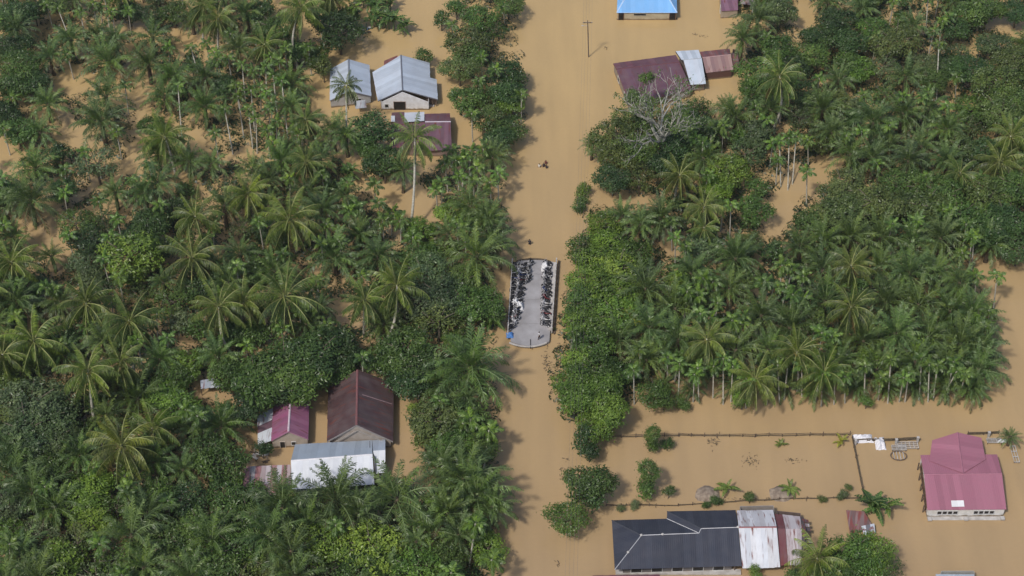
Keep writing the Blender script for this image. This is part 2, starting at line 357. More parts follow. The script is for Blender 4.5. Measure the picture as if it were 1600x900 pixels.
ALU = (0.46, 0.52, 0.6); MAR = (0.125, 0.05, 0.065)
def build_houses():
    # --- two light metal roofs, upper left
    zr = 3.9
    L0, L1, R0, R1 = W(516, 108, ZE), W(515.5, 157, ZE), W(577, 101.5, ZE), W(580, 150, ZE); T0, T1 = W(544.5, 92.5, zr), W(546, 142, zr)
    t = thing('house', 'house under a plain pale metal gable roof, half behind a straight-trunked coconut palm', 'house', base_at(L0, L1, R0, R1))
    gable_roof(t, L0, L1, R0, R1, T0, T1, ALU, ALU, M['sheet'], ridge=(0.2, 0.22, 0.25))
    cs = walls(t, [L0, R0, R1, L1], ZE, (0.42, 0.42, 0.42), (T0, T1))
    window(t, cs[2], cs[3], 0.3, 1.0, 1.0, 1.1); board(t, L1, T1, 0.18, 0.06, (0.2, 0.2, 0.22)); board(t, R1, T1, 0.18, 0.06, (0.2, 0.2, 0.22))
    # porch scraps in front
    roof_face(t, [W(553, 158, 1.7), W(571, 156, 1.7), W(573, 168, 1.4), W(556, 170, 1.4)], (1, 0, 0), (0.42, 0.44, 0.46), M['sheet_worn'], name='porch_sheet')

    zr = 4.5
    L0, L1 = W(582, 113, ZE), W(590.5, 157.5, ZE); T0, T1 = W(626.4, 86, zr), W(629, 140, zr)
    R0, R1 = W(682, 124, ZE), W(684, 155, ZE); Rm, Rb = W(672, 122, ZE+0.25), W(671, 98, ZE+0.25)
    t = thing('house', 'house with wide pale metal roof stepped at its right eave above a white gable', 'house', base_at(L0, L1, R0, R1))
    roof_face(t, [L0, L1, T1, T0], L1-L0, ALU, M['sheet'])
    tm = lerp(T0, T1, 0.43)
    roof_face(t, [Rb, Rm, tm, T0], T1-T0, ALU, M['sheet']); roof_face(t, [R0, R1, T1, tm], T1-T0, ALU, M['sheet'])
    cap_line(t, T0, T1, 0.3, (0.16, 0.17, 0.2))
    cs = walls(t, [W(586, 115, ZE), W(668, 103, ZE), W(671, 160, ZE), W(595, 160, ZE)], ZE, (0.74, 0.75, 0.78), (T0, T1))
    window(t, cs[2], cs[3], 0.62, 1.0, 2.3, 2.0, (0.3, 0.22, 0.18)); window(t, cs[2], cs[3], 0.9, 1.0, .7, 0.8)
    for a, b in ((L1, T1), (R1, T1)): board(t, a, b, 0.22, 0.07, (0.17, 0.17, 0.19))
    mb = MB(); o = t.location
    for px in (668, 676, 682): p = W(px, 166, 0)-o; mb2 = MB(); mb2.box(p+Vector((0, 0, 0.4)), (0.14, 0.14, 2.9)); mb2.obj('post', M['wood'], t)
    mb.box(W(674, 158, 0.9)-o, (2.2, 0.08, 1.6)); mb.obj('porch_shade_panel', M['wood'], t)  # dark panel stands for the shade inside the open porch
    mb = MB(); mb.box(W(640, 165, 0.15)-o, (9.6, 0.5, 0.2)); mb.obj('threshold', M['concrete_pale'], t)
    # rusty lean-to behind
    t = thing('rusty_lean_to', 'small rusty red lean-to roof poking out behind the white gabled house', 'shed', base_at(W(600, 100), W(625, 92)))
    roof_face(t, [W(600, 103.5, 1.8), W(622, 94, 1.9), W(621, 86.5, 2.3), W(600, 95, 2.2)], (1, 0.15, 0), [(0.15, 0.05, 0.045), (0.22, 0.09, 0.08)], M['sheet_rust'])
    for px, py in ((602, 108), (622, 100)): mb = MB(); mb.box(W(px, py, 0)-t.location, (0.12, 0.12, 3.4)); mb.obj('post', M['wood'], t)

    # --- patched maroon shed
    t = thing('shed', 'low maroon shed patched with white sheets below the white gabled house', 'shed', base_at(W(612, 200), W(706, 225)))
    zc = 2.9; e = 1.8
    roof_face(t, [W(612, 176, e), W(632, 175, e), W(632, 195, zc), W(611, 196, zc)], (1, 0, 0), (0.1, 0.035, 0.045), M['sheet_worn'])
    roof_face(t, [W(632, 176, e+.1), W(663, 175, e+.1), W(663, 189, zc), W(632, 191, zc)], (1, 0, 0), (0.6, 0.64, 0.7), M['sheet'])
    roof_face(t, [W(664, 178, e), W(703, 177, e), W(704, 190, zc), W(664, 191, zc)], (1, 0, 0), (0.12, 0.04, 0.06), M['sheet_worn'])
    roof_face(t, [W(611, 196, zc), W(664, 191, zc), W(664, 230, e), W(611, 232, e)], (1, 0, 0), [(0.14, 0.06, 0.08), (0.16, 0.075, 0.09)], M['sheet_worn'])
    roof_face(t, [W(664, 190, zc), W(704, 190, zc), W(706, 234, e), W(664, 236, e)], (1, 0, 0), [(0.13, 0.06, 0.085), (0.15, 0.07, 0.1)], M['sheet_worn'], sw=0.8)
    cap_line(t, W(664, 190.3, zc), W(704.5, 190, zc), 0.35, (0.5, 0.45, 0.5)); cap_line(t, W(611, 196, zc), W(663, 191, zc), 0.3, (0.14, 0.05, 0.06))
    roof_face(t, [W(611, 181, 2.4), W(617, 181, 2.4), W(617, 190, 2.8), W(611, 190, 2.8)], (1, 0, 0), (0.65, 0.68, 0.72), M['sheet'], name='loose_sheet')
    walls(t, [W(612, 178, e), W(703, 178, e), W(705, 234, e), W(612, 231, e)], e, (0.28, 0.2, 0.17))

    # --- purple hut + lean-to
    zr = 3.9
    L0, L1, R0, R1 = W(427.4, 631, ZE), W(423.8, 688.3, ZE), W(483, 627, ZE), W(481.5, 686, ZE); T0, T1 = W(454.3, 615, zr), W(450.6, 674, zr)
    t = thing('hut', 'small hut with purple-pink gable roof and pale ridge beside the big dark roof', 'house', base_at(L0, L1, R0, R1))
    gable_roof(t, L0, L1, R0, R1, T0, T1, [(0.27, 0.085, 0.17), (0.25, 0.09, 0.17)], [(0.3, 0.1, 0.19), (0.33, 0.12, 0.21)], M['sheet_worn'], ridge=(0.6, 0.5, 0.55), rw=0.3)
    cs = walls(t, [L0, R0, R1, L1], ZE, (0.46, 0.4, 0.34), (T0, T1)); window(t, cs[2], cs[3], 0.4, 0.9, 0.7, 0.8, (0.6, 0.6, 0.6)); window(t, cs[2], cs[3], 0.72, 0.6, 0.8, 1.6, (0.5, 0.45, 0.4), 'door', True)
    for a, b in ((L1, T1), (R1, T1)): board(t, a, b, 0.2, 0.06, (0.42, 0.22, 0.3))
    t = thing('lean_to', 'lean-to of white and dark metal sheets on the left wall of the purple hut', 'shed', base_at(W(402, 655), W(425, 690)))
    a0, a1, b0, b1 = W(402, 650, 1.5), W(403, 696, 1.4), W(427, 637, 1.9), W(424, 688.5, 1.85)
    def sub(u, v): return [lerp(a0, a1, u), lerp(a0, a1, v), lerp(b0, b1, v), lerp(b0, b1, u)]
    roof_face(t, sub(0, .36), (1, 0, 0), (0.62, 0.66, 0.7), M['sheet_worn']); roof_face(t, [p-Vector((0, 0, .15)) for p in sub(.34, .66)], (1, 0, 0), (0.12, 0.06, 0.085), M['sheet_worn']); roof_face(t, sub(.6, 1), (1, 0, 0), (0.6, 0.64, 0.68), M['sheet_worn'])
    for k in range(5): p = lerp(a0, a1, k/4)-t.location; mb = MB(); mb.box((p.x+.1, p.y, 0.3), (0.12, 0.12, 2.2)); mb.obj('post', M['wood'], t)

    # --- big dark maroon gable house
    zr = 5.1
    L0, L1, R0, R1 = W(513, 604, ZE), W(511, 689.5, ZE), W(614.5, 598, ZE), W(614, 689.5, ZE); T0, T1 = W(558.5, 578, zr), W(557, 664, zr)
    t = thing('house', 'big house with steep dark maroon gable roof behind the long white-roofed building', 'house', base_at(L0, L1, R0, R1))
    gable_roof(t, L0, L1, R0, R1, T0, T1, [(0.062, 0.031, 0.034), (0.07, 0.036, 0.039)], [(0.066, 0.036, 0.038), (0.074, 0.042, 0.046)], M['sheet_worn'], ridge=(0.2, 0.09, 0.09))
    cs = walls(t, [L0, R0, R1, L1], ZE, (0.4, 0.35, 0.31), (T0, T1), inset=0.5)
    for a, b in ((L1, T1), (R1, T1)): board(t, a, b, 0.3, 0.08, (0.3, 0.28, 0.27))
    for a, b in ((L0, T0), (R0, T0)): board(t, a, b, 0.25, 0.08, (0.35, 0.2, 0.15))
    mm = lerp(L1, R1, 0.5); f = Vector((0, -0.05, 0))
    for s, e_ in ((L1, 0.22), (R1, 0.22)): board(t, lerp(mm, s, 0.75)+f, lerp(mm, T1, .7)+f, 0.2, 0.07, (0.36, 0.33, 0.3), 'gable_rafter')
    cap_line(t, lerp(R0, T0, .03)*0.62+lerp(R1, T1, .03)*0.38, lerp(T0, T1, .42)*1+Vector((0.8, 0, -0.45)), 0.22, (0.33, 0.22, 0.22), 'sheet_seam', h=0.02)
    window(t, cs[1], cs[2], 0.5, 0.9, 1.2, 1.0); window(t, cs[1], cs[2], 0.8, 0.9, 1.2, 1.0); window(t, cs[1], cs[2], 0.2, 0.9, 1.2, 1.0)

    # --- long white-roofed building
    zr = 3.3
    A, B = W(461, 694.5, ZE), W(581, 688, ZE); C, D = W(454.5, 720, zr), W(582, 710, zr); E, G = W(456.5, 765, 1.7), W(585, 757, 1.7)
    t = thing('house', 'long low building with grey back slope and white front slope behind the oil palms', 'house', base_at(A, B, E, G))
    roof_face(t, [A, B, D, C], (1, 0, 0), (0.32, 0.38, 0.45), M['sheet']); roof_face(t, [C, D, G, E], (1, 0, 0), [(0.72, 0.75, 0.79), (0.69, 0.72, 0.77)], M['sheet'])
    cap_line(t, C, D, 0.35, (0.75, 0.75, 0.78))
    a, b, c, d, e, g = W(581.5, 688, ZE), W(602, 687, ZE), W(583, 704.5, 3.1), W(602, 703, 3.1), W(588, 740, 1.8), W(602, 738, 1.8)
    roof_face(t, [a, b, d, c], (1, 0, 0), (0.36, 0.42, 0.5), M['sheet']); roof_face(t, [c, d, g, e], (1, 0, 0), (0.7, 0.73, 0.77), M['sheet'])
    cap_line(t, W(584.5, 712, 3.2), W(587, 738, 2.0), 0.25, (0.12, 0.12, 0.13), 'roof_gutter')
    cap_line(t, W(577.8, 689, ZE), W(578, 700, 2.6), 0.2, (0.14, 0.15, 0.17), 'vent_pipe')
    walls(t, [A, W(600, 688, ZE), W(599, 742, ZE), E], 1.75, (0.5, 0.5, 0.5))
    # --- rusty striped shed
    t = thing('shed', 'rusty red and grey striped tin shed left of the long white-roofed building', 'shed', base_at(W(382, 735), W(450, 760)))
    st = [(0.32, 0.16, 0.17), (0.45, 0.42, 0.43), (0.3, 0.14, 0.15), (0.38, 0.3, 0.31), (0.45, 0.4, 0.42)]
    roof_face(t, [W(383, 729, 2.2), W(454, 726, 2.2), W(455, 757, 1.5), W(380, 762, 1.5)], (1, 0, 0), st, M['sheet_worn'], sw=0.8, jag=0.3)
    roof_face(t, [W(394, 757, 1.6), W(436, 755, 1.6), W(430, 771, 1.2), W(392, 772, 1.2)], (1, 0, 0), [(0.45, 0.42, 0.42), (0.36, 0.25, 0.24)], M['sheet_rust'], sw=0.8, jag=0.3)
    for px, py in ((384, 772), (410, 775), (430, 772), (452, 768)): mb = MB(); mb.box(W(px, py, 0)-t.location, (0.12, 0.12, 2.8)); mb.obj('post', M['wood'], t)
    # --- rubble pile of boards between the hut and the shed
    t = thing('scrap_pile', 'pile of pale boards and rubble by the purple hut', 'rubble', base_at(W(405, 712)))
    for k in range(22):
        mb = MB(); p = W(rnd.uniform(396, 418), rnd.uniform(702, 722))-t.location; mb.box((p.x, p.y, rnd.uniform(0, .35)), (rnd.uniform(.5, 1.6), rnd.uniform(.12, .4), .06), rnd.uniform(0, 3), rot=Matrix.Rotation(rnd.uniform(0, 3), 3, 'Z') @ Matrix.Rotation(rnd.uniform(-.3, .3), 3, 'X'))
        mb.obj('plank', rnd.choice([M['concrete_pale'], M['wood'], M['soil']]), t)

    # --- tiny shelter in the palms
    t = thing('tin_shelter', 'tiny lone shelter with pale blue tin roof on posts among the palms', 'shelter', base_at(W(330, 612)))
    roof_face(t, [W(313, 594, 2.2), W(345, 590, 2.2), W(346, 604, 1.8), W(314, 607, 1.8)], (1, 0, 0), [(0.42, 0.47, 0.56), (0.3, 0.35, 0.42), (0.5, 0.54, 0.6)], M['sheet_worn'], jag=0.2)
    for px, py in ((316, 618), (344, 614), (343, 606)): mb = MB(); mb.box(W(px, py, 0)-t.location, (0.12, 0.12, 3.9)); mb.obj('post', M['wood'], t)

    # --- blue house (top)
    A, B = W(964, 19.8, ZE), W(1058, 19.8, ZE); Cc, Dd = W(1056, -45, ZE), W(966, -45, ZE); r0, r1 = W(989, -26, 4.6), W(1032, -26, 4.6)
    t = thing('house', 'house with bright sky-blue hipped roof and cream front wall at the top edge', 'house', base_at(A, B, Cc, Dd))
    BL = [(0.2, 0.45, 0.8), (0.22, 0.47, 0.82)]
    for pl, d in (([A, B, r1, r0], B-A), ([B, Cc, r1], Cc-B), ([Cc, Dd, r0, r1], Dd-Cc), ([Dd, A, r0], A-Dd)): roof_face(t, pl, d, BL, M['sheet_tile'], jag=0)
    for a, b in ((A, r0), (B, r1), (Cc, r1), (Dd, r0), (r0, r1)): cap_line(t, a, b, 0.3, (0.45, 0.62, 0.85))
    cap_line(t, A, B, 0.2, (0.3, 0.5, 0.8), 'gutter')
    cs = walls(t, [Dd, Cc, B, A], ZE, (0.48, 0.42, 0.3))
    window(t, cs[2], cs[3], 0.62, 1.35, 2.6, 0.55, (0.5, 0.45, 0.35)); window(t, cs[2], cs[3], 0.06, 0.9, 1.3, 1.9, (0.25, 0.13, 0.07)); window(t, cs[2], cs[3], 0.94, 0.9, 1.1, 1.9, (0.25, 0.13, 0.07))
    mb = MB(); mb.box(W(1011, 30, 0)-t.location, (12.6, 0.5, 0.25)); mb.obj('porch_slab', M['wood'], t)
    # --- purple small (top right)
    A, B = W(1127, 17.5, ZE), W(1153, 16, ZE); C, D = W(1124, -30, ZE), W(1152, -30, ZE); T0, T1 = W(1138, -42, 3.2), W(1140, -2, 3.2)
    t = thing('hut', 'small hut with dull purple roof at the top edge, right of the sky-blue roof', 'house', base_at(A, B, C, D))
    roof_face(t, [A, B, D+Vector((0, 0, 1.2)), C+Vector((0, 0, 1.2))], B-A, [(0.2, 0.09, 0.14), (0.23, 0.11, 0.16)], M['sheet_worn'])
    cs = walls(t, [C, D, B, A], ZE, (0.4, 0.33, 0.25)); window(t, cs[3], cs[0], 0.2, 0.8, 1.2, 1.5)
    t = thing('shed', 'pinkish grey shed roof at the top edge beside the big dark palm', 'shed', base_at(W(1160, 0), W(1185, -20)))
    roof_face(t, [W(1157, 6, 1.8), W(1182, 9, 1.8), W(1182, -25, 2.6), W(1157, -25, 2.6)], (1, 0, 0), [(0.35, 0.3, 0.3), (0.26, 0.2, 0.2)], M['sheet_worn'])
    walls(t, [W(1158, -22), W(1181, -22), W(1181, 9), W(1158, 7)], 1.7, (0.3, 0.26, 0.24))

    # --- maroon tilted house with annexes
    A, B = W(958.5, 99, ZE), W(1056, 86, ZE); T0, T1 = W(963.5, 108, 2.7), W(1062, 97, 2.7); E, G = W(984, 163, ZE), W(1081, 140, ZE)
    t = thing('house', 'house with low dark maroon roof set askew behind the bare grey tree', 'house', base_at(A, B, E, G))
    d = T1-T0
    roof_face(t, [A, B, T1, T0], d, [(0.14, 0.04, 0.055), (0.12, 0.035, 0.05)], M['sheet_worn'], sw=1.2); roof_face(t, [T0, T1, G, E], d, [(0.115, 0.05, 0.07), (0.13, 0.06, 0.08), (0.12, 0.055, 0.085)], M['sheet_worn'])
    cap_line(t, T0, T1, 0.3, (0.13, 0.05, 0.06)); cs = walls(t, [A, B, G, E], 1.8, (0.3, 0.25, 0.2)); window(t, cs[3], cs[0], 0.3, 0.9, 1.2, 1.2); window(t, cs[3], cs[0], 0.7, 0.9, 1.2, 1.2)
    board(t, A, T0, 0.25, 0.07, (0.16, 0.07, 0.07)); board(t, E, T0, 0.25, 0.07, (0.2, 0.1, 0.1))
    t = thing('annex', 'annex with two white metal roof slopes joined to the right end of the maroon roof', 'annex', base_at(W(1060, 95), W(1100, 128)))
    WH = [(0.6, 0.66, 0.74), (0.56, 0.63, 0.71)]
    roof_face(t, [W(1056, 80, 2.0), W(1091.5, 78, 2.0), W(1096, 90.5, 2.9), W(1065, 93.5, 2.9)], (1, .1, 0), WH, M['sheet'])
    roof_face(t, [W(1068, 94, 3.0), W(1096.5, 91.5, 3.0), W(1103, 131, 2.1), W(1079, 132.5, 2.1)], (1, .1, 0), WH, M['sheet'])
    board(t, W(1056, 80, 2.0), W(1065, 93.5, 2.85), 0.3, .08, (0.1, 0.09, 0.1)); cap_line(t, W(1066, 93.8, 2.95), W(1096, 91, 2.95), 0.2, (0.35, 0.38, 0.42))
    walls(t, [W(1062, 82, 2), W(1092, 80, 2), W(1102, 129, 2), W(1082, 131, 2)], 2.0, (0.25, 0.2, 0.18))
    t = thing('barn', 'barn with faded pink tiled roof right of the two white annex slopes', 'barn', base_at(W(1100, 95), W(1145, 110)))
    roof_face(t, [W(1093, 81, 1.8), W(1140, 76, 1.8), W(1142, 85.5, 2.5), W(1097.5, 90, 2.5)], (1, .1, 0), [(0.15, 0.06, 0.07), (0.12, 0.05, 0.06), (0.22, 0.12, 0.12)], M['sheet_rust'])
    roof_face(t, [W(1097.5, 90, 2.52), W(1142, 85, 2.52), W(1146, 109, 1.7), W(1103, 114, 1.7)], (1, .1, 0), [(0.33, 0.2, 0.19), (0.38, 0.25, 0.23), (0.3, 0.18, 0.18)], M['sheet_worn'], sw=0.7)
    cap_line(t, W(1097.5, 90, 2.52), W(1142, 85, 2.52), 0.25, (0.4, 0.26, 0.26)); walls(t, [W(1095, 83, 2), W(1140, 79, 2), W(1145, 109, 2), W(1104, 113, 2)], 1.65, (0.12, 0.06, 0.05))
    t = thing('shed', 'dark brown board shed at the right end of the pink tiled barn', 'shed', base_at(W(1148, 95), W(1155, 105)))
    roof_face(t, [W(1143, 82, 1.9), W(1153, 86, 1.9), W(1156, 106, 1.4), W(1147, 108, 1.4)], (0, 1, 0), [(0.14, 0.1, 0.1), (0.2, 0.15, 0.14)], M['sheet_rust'], sw=.8)
    walls(t, [W(1144, 84), W(1153, 87), W(1155, 107), W(1148, 108)], 1.3, (0.1, 0.06, 0.05), inset=.2)

    # --- pink house (right)
    zr = 3.6; e = 1.75
    A, B = W(1438, 711, e), W(1558, 710, e); E, G = W(1449, 797, e), W(1572.5, 796, e)
    T0, T1 = lerp(A, E, .42), lerp(B, G, .42); T0 = Vector((T0.x, T0.y, 2.55)); T1 = Vector((T1.x, T1.y, 2.55))
    t = thing('house', 'house with broad dusty pink roof and white windowed front at the right', 'house', base_at(A, B, E, G))
    PK = [(0.35, 0.14, 0.19), (0.356, 0.142, 0.193)]
    roof_face(t, [T0, T1, G, E], (1, 0, 0), PK, M['sheet_tile'], jag=0); roof_face(t, [A, B, T1, T0], (1, 0, 0), PK, M['sheet_tile'], jag=0)
    cap_line(t, T0, T1, 0.25, (0.35, 0.15, 0.2))
    ap, an = W(1496, 675.5, 2.75), T0*0.5+T1*0.5; an = Vector((an.x, an.y, 2.75)); bl, br = W(1456.5, 688, e+.3), W(1533.5, 684, e+.3); fl, fr = W(1452, 720, e+.35), W(1540, 718, e+.35)
    roof_face(t, [bl, fl, an, ap], fl-bl, PK, M['sheet_tile'], jag=0); roof_face(t, [br, fr, an, ap], fr-br, PK, M['sheet_tile'], jag=0)
    cap_line(t, ap, an, 0.25, (0.35, 0.15, 0.2))
    walls(t, [bl, br, W(1538, 725, e), W(1455, 725, e)], e, (0.5, 0.48, 0.46), (ap, an), inset=.5)
    cs = walls(t, [A, B, G, E], e, (0.7, 0.69, 0.67), inset=.22)
    for k in (0.1, 0.17, 0.24, 0.31, 0.58, 0.65, 0.72, 0.79): window(t, cs[2], cs[3], 1-k-.05, 1.0, 0.7, 0.75, (0.6, 0.6, 0.6))
    o = t.location
    mb = MB(); a = (cs[3]+cs[2])/2-o; wid = (cs[2]-cs[3]).length
    mb.box((a.x, a.y-.45, 0.0), (wid, .7, 0.2)); mb.obj('porch_floor', M['concrete_pale'], t)
    for fx in (0.02, 0.5, 0.98):
        p = lerp(cs[3], cs[2], fx)-o; mb = MB(); mb.tube([(p.x, p.y-.75, -1.9), (p.x, p.y-.75, .35)], 0.16, 10); mb.box((p.x, p.y-.75, 0.35), (.6, .6, .3)); mb.obj('column', M['concrete_pale'], t)
    sl = lerp(E, G, .42); up = (T0-E).normalized(); q = [lerp(E, G, f)+up*u+Vector((0, 0, .12)) for f, u in ((.31, .5), (.47, .5), (.47, 1.6), (.31, 1.6))]
    roof_face(t, q, (1, 0, 0), (0.8, 0.8, 0.8), M['sheet'], name='skylight_sheet')
    for k in range(5):     # left veranda bays, dark panels stand for the shade in their openings
        p = lerp(cs[3], cs[0], 0.08+k*.2)-o; mb = MB(); mb.box((p.x-.55, p.y, -.1), (0.16, 0.16, 3.4)); mb.obj('veranda_post', M['wood'], t)
        if k < 4: window(t, cs[3], cs[0], 0.18+k*.2, 0.75, 2.3, 1.5, (0.2, 0.12, 0.09), name='veranda_shade_panel')
    for k in range(3): window(t, cs[1], cs[2], 0.25+k*.25, 1.0, 1.0, 1.0)

    # --- black-roofed house (bottom)
    e = 1.9; z1 = 3.7; z2 = 4.1
    A, B = W(956, 813, e), W(1042, 810.5, e); FL, FR = W(960.5, 890, e), W(1159, 884.5, e)
    r1a, r1b = W(1002, 836.5, z1), W(1092, 833, z1); r2a, r2b = W(1095.5, 826, z2), W(1153, 824, z2)
    C, D = W(1042.5, 799, e), W(1149.5, 797, e)
    pn = (FR-FL).cross(r1a-FL)
    def onp(px, py): q = W(px, py, 0); dd = q-CAM; return CAM+dd*((FL-CAM).dot(pn)/dd.dot(pn))
    r1b = onp(1092, 833); r2a = onp(1095.5, 826); r2b = onp(1153, 824)
    t = thing('house', 'long house with black tiled hip roof and thin white ridge lines at the bottom edge', 'house', base_at(A, D, FL, FR))
    BK = [(0.033, 0.038, 0.056), (0.037, 0.043, 0.062)]
    x = W(1098, 884.8+1.8, e); xm = Vector((r2a.x, FL.y+(FR.y-FL.y)*.7, e))
    roof_face(t, [A, B, r1b, r1a], (1, 0, 0), BK, M['sheet_tile'], jag=0)
    roof_face(t, [A, FL, r1a], FL-A, BK, M['sheet_tile'], jag=0)
    roof_face(t, [FL, FR, r2b, r2a, r1b, r1a], (1, 0, 0), BK, M['sheet_tile'], jag=0)
    roof_face(t, [C, D, r2b, r2a], (1, 0, 0), BK, M['sheet_tile'], jag=0)
    roof_face(t, [C, r2a, r1b, B], C-B, BK, M['sheet_tile'], jag=0)
    for a, b in ((r1a, r1b), (FL, r1a), (B, r1b), (r2a, r2b), (r1b, r2a)): cap_line(t, a, b, 0.13, (0.5, 0.5, 0.52))
    cap_line(t, A, r1a, 0.2, (0.05, 0.055, 0.07)); cap_line(t, C, r2a, 0.2, (0.05, 0.055, 0.07))
    for p in (r1a, lerp(r1a, r1b, .37), lerp(FL, r1a, .5), r2b): mb = MB(); mb.blob(p-t.location+Vector((0, 0, .1)), (.22, .22, .14)); mb.obj('ridge_finial', M['concrete_pale'], t)
    cs = walls(t, [A, D, FR, FL], e, (0.16, 0.15, 0.15), inset=1.1)
    for k in range(5): window(t, cs[2], cs[3], 0.12+k*.19, .95, 1.6, 1.3)
    mb = MB(); a = W(1060, 899, 0.1)-t.location; mb.box((a.x, a.y+.6, .1), (18.5, .9, .35)); mb.obj('terrace_kerb', M['concrete_pale'], t)
    for k in range(7): mb = MB(); p = W(974+k*29, 898, 0)-t.location; mb.box((p.x, p.y+.7, .4), (.16, .16, 3.0)); mb.obj('post', M['wood'], t)
    # tin annex
    t = thing('annex', 'annex of white rust-streaked tin joined to the black roof', 'annex', base_at(W(1180, 830), W(1185, 884)))
    m0, m1 = W(1154, 824, r2b.z), W(1213.5, 823.5, r2b.z-.1)
    TN = [(0.62, 0.62, 0.66), (0.56, 0.55, 0.58), (0.66, 0.67, 0.71)]
    roof_face(t, [W(1151.5, 798, 2), W(1208, 797, 2), m1, m0], (1, 0, 0), TN, M['sheet_worn'], sw=.85, jag=.1)
    roof_face(t, [m0, m1, W(1219, 886.5, 1.8), W(1160, 887.5, 1.8)], (1, 0, 0), [(0.68, 0.7, 0.74), (0.62, 0.65, 0.7), (0.7, 0.71, 0.74)], M['sheet_worn'], sw=.85, jag=.1)
    cap_line(t, m0, m1, .3, (0.3, 0.13, 0.13)); walls(t, [W(1153, 800), W(1208, 799), W(1217, 886), W(1160, 887)], 1.75, (0.33, 0.3, 0.28), inset=.3)
    t = thing('annex', 'rusty tin annex with dark red stripe and torn right end', 'annex', base_at(W(1235, 830), W(1240, 880)))
    m0, m1 = W(1214.5, 826, 3.3), W(1253, 827, 3.1)
    def strip(x0, x1, x2, x3, y0, y1, c, mt, zt=1.9, jag=.15):
        a = lerp(m0, m1, (x0-1208.5)/41.5); b = lerp(m0, m1, (x1-1208.5)/41.5)
        roof_face(t, [W(x0, y0, zt), W(x1, y1, zt), b, a], (1, 0, 0), c, mt, .8, jag=jag); roof_face(t, [a, b, W(x3, 882, 1.7), W(x2, 883, 1.7)], (1, 0, 0), c, mt, .8, jag=jag)
    strip(1208.8, 1222, 1219.5, 1231, 803, 804, (0.15, 0.04, 0.05), M['sheet_worn']); strip(1222.5, 1250, 1231.5, 1252, 804, 807, [(0.46, 0.4, 0.42), (0.52, 0.48, 0.5)], M['sheet_worn'])
    strip(1250.5, 1256, 1253, 1256, 808, 809, (0.06, 0.05, 0.055), M['sheet_rust'])
    for k in range(7):
        y = 811+k*6.5; a = W(1254, y, 2.2); b = W(1264+rnd.uniform(-2, 3), y+1, 1.8); roof_face(t, [a, b, b+Vector((0, -.55, -.1)), a+Vector((0, -.6, .1))], (1, 0, 0), rnd.choice([(0.4, 0.37, 0.4), (0.1, 0.08, 0.09), (0.5, 0.48, 0.5)]), M['sheet_rust'], name='torn_sheet')
    for k in range(4): p = W(1262, 822+k*15, 0)-t.location; mb = MB(); mb.box((p.x-.6, p.y, .2), (.13, .13, 3)); mb.obj('post', M['wood'], t)
    walls(t, [W(1211, 806), W(1250, 810), W(1254, 882), W(1220, 883)], 1.6, (0.16, 0.12, 0.11), inset=.3)
    # pink roof edge at the very bottom
    t = thing('house', 'dull red roof edge cut by the bottom edge in front of the black-roofed house', 'house', base_at(W(980, 930), W(985, 950)))
    roof_face(t, [W(926, 899.2, 1.8), W(1031, 898, 1.8), W(1033, 930, 3), W(925, 932, 3)], (1, 0, 0), (0.17, 0.05, 0.07), M['sheet_worn']); roof_face(t, [W(925, 932, 3), W(1033, 930, 3), W(1036, 985, 1.8), W(924, 988, 1.8)], (1, 0, 0), (0.17, 0.05, 0.07), M['sheet_worn'])
    walls(t, [W(927, 903, 2), W(1030, 902, 2), W(1033, 985, 2), W(926, 986, 2)], 1.7, (.4, .36, .3))
    t = thing('shed', 'pale blue metal roof edge just showing at the bottom edge below the pink house', 'shed', base_at(W(1492, 920)))
    roof_face(t, [W(1462, 897.5, 1.8), W(1522, 897.5, 1.8), W(1526, 960, 2.4), W(1466, 960, 2.4)], (1, 0, 0), (0.42, 0.48, 0.55), M['sheet']); walls(t, [W(1466, 902), W(1520, 902), W(1524, 958), W(1468, 958)], 1.7, (.4, .4, .38))
    # rusty fallen roof by the banana
    t = thing('wrecked_shed', 'collapsed rusty brown tin shed below the banana clump', 'shed', base_at(W(1340, 815)))
    roof_face(t, [W(1322, 797, .9), W(1350, 799, 1.2), W(1366, 826, .8), W(1328, 832, .4)], (1, -.2, 0), [(0.2, 0.13, 0.13), (0.13, 0.08, 0.08), (0.25, 0.17, 0.17)], M['sheet_rust'], sw=.75, jag=.35)
    roof_face(t, [W(1346, 822, .8), W(1366, 818, 1.0), W(1368, 833, .6), W(1350, 836, .4)], (1, 0, 0), [(0.5, 0.55, 0.62), (0.14, 0.14, 0.17)], M['sheet_worn'], sw=.7, jag=.3)
    for px, py in ((1324, 802), (1350, 804), (1330, 834), (1366, 832)): mb = MB(); mb.box(W(px, py, 0)-t.location, (.12, .12, 1.6)); mb.obj('post', M['wood'], t)
    # small debris raft by the bananas at top
    t = thing('scrap_heap', 'small heap of blue and white scrap floating by the trees at the top', 'scrap', base_at(W(570, 48)))
    for k in range(9):
        p = W(rnd.uniform(561, 579), rnd.uniform(44, 53))-t.location; mb = MB(); mb.box((p.x, p.y, .15+rnd.uniform(0, .4)), (rnd.uniform(.5, 1.5), rnd.uniform(.3, .8), .1), rot=Matrix.Rotation(rnd.uniform(0, 3), 3, 'Z') @ Matrix.Rotation(rnd.uniform(-.5, .5), 3, 'X'))
        mb.obj('panel', M['trim'], t, rnd.choice([(.5, .5, .5), (.12, .16, .3), (.4, .42, .46), (.05, .05, .06)]))
build_houses()

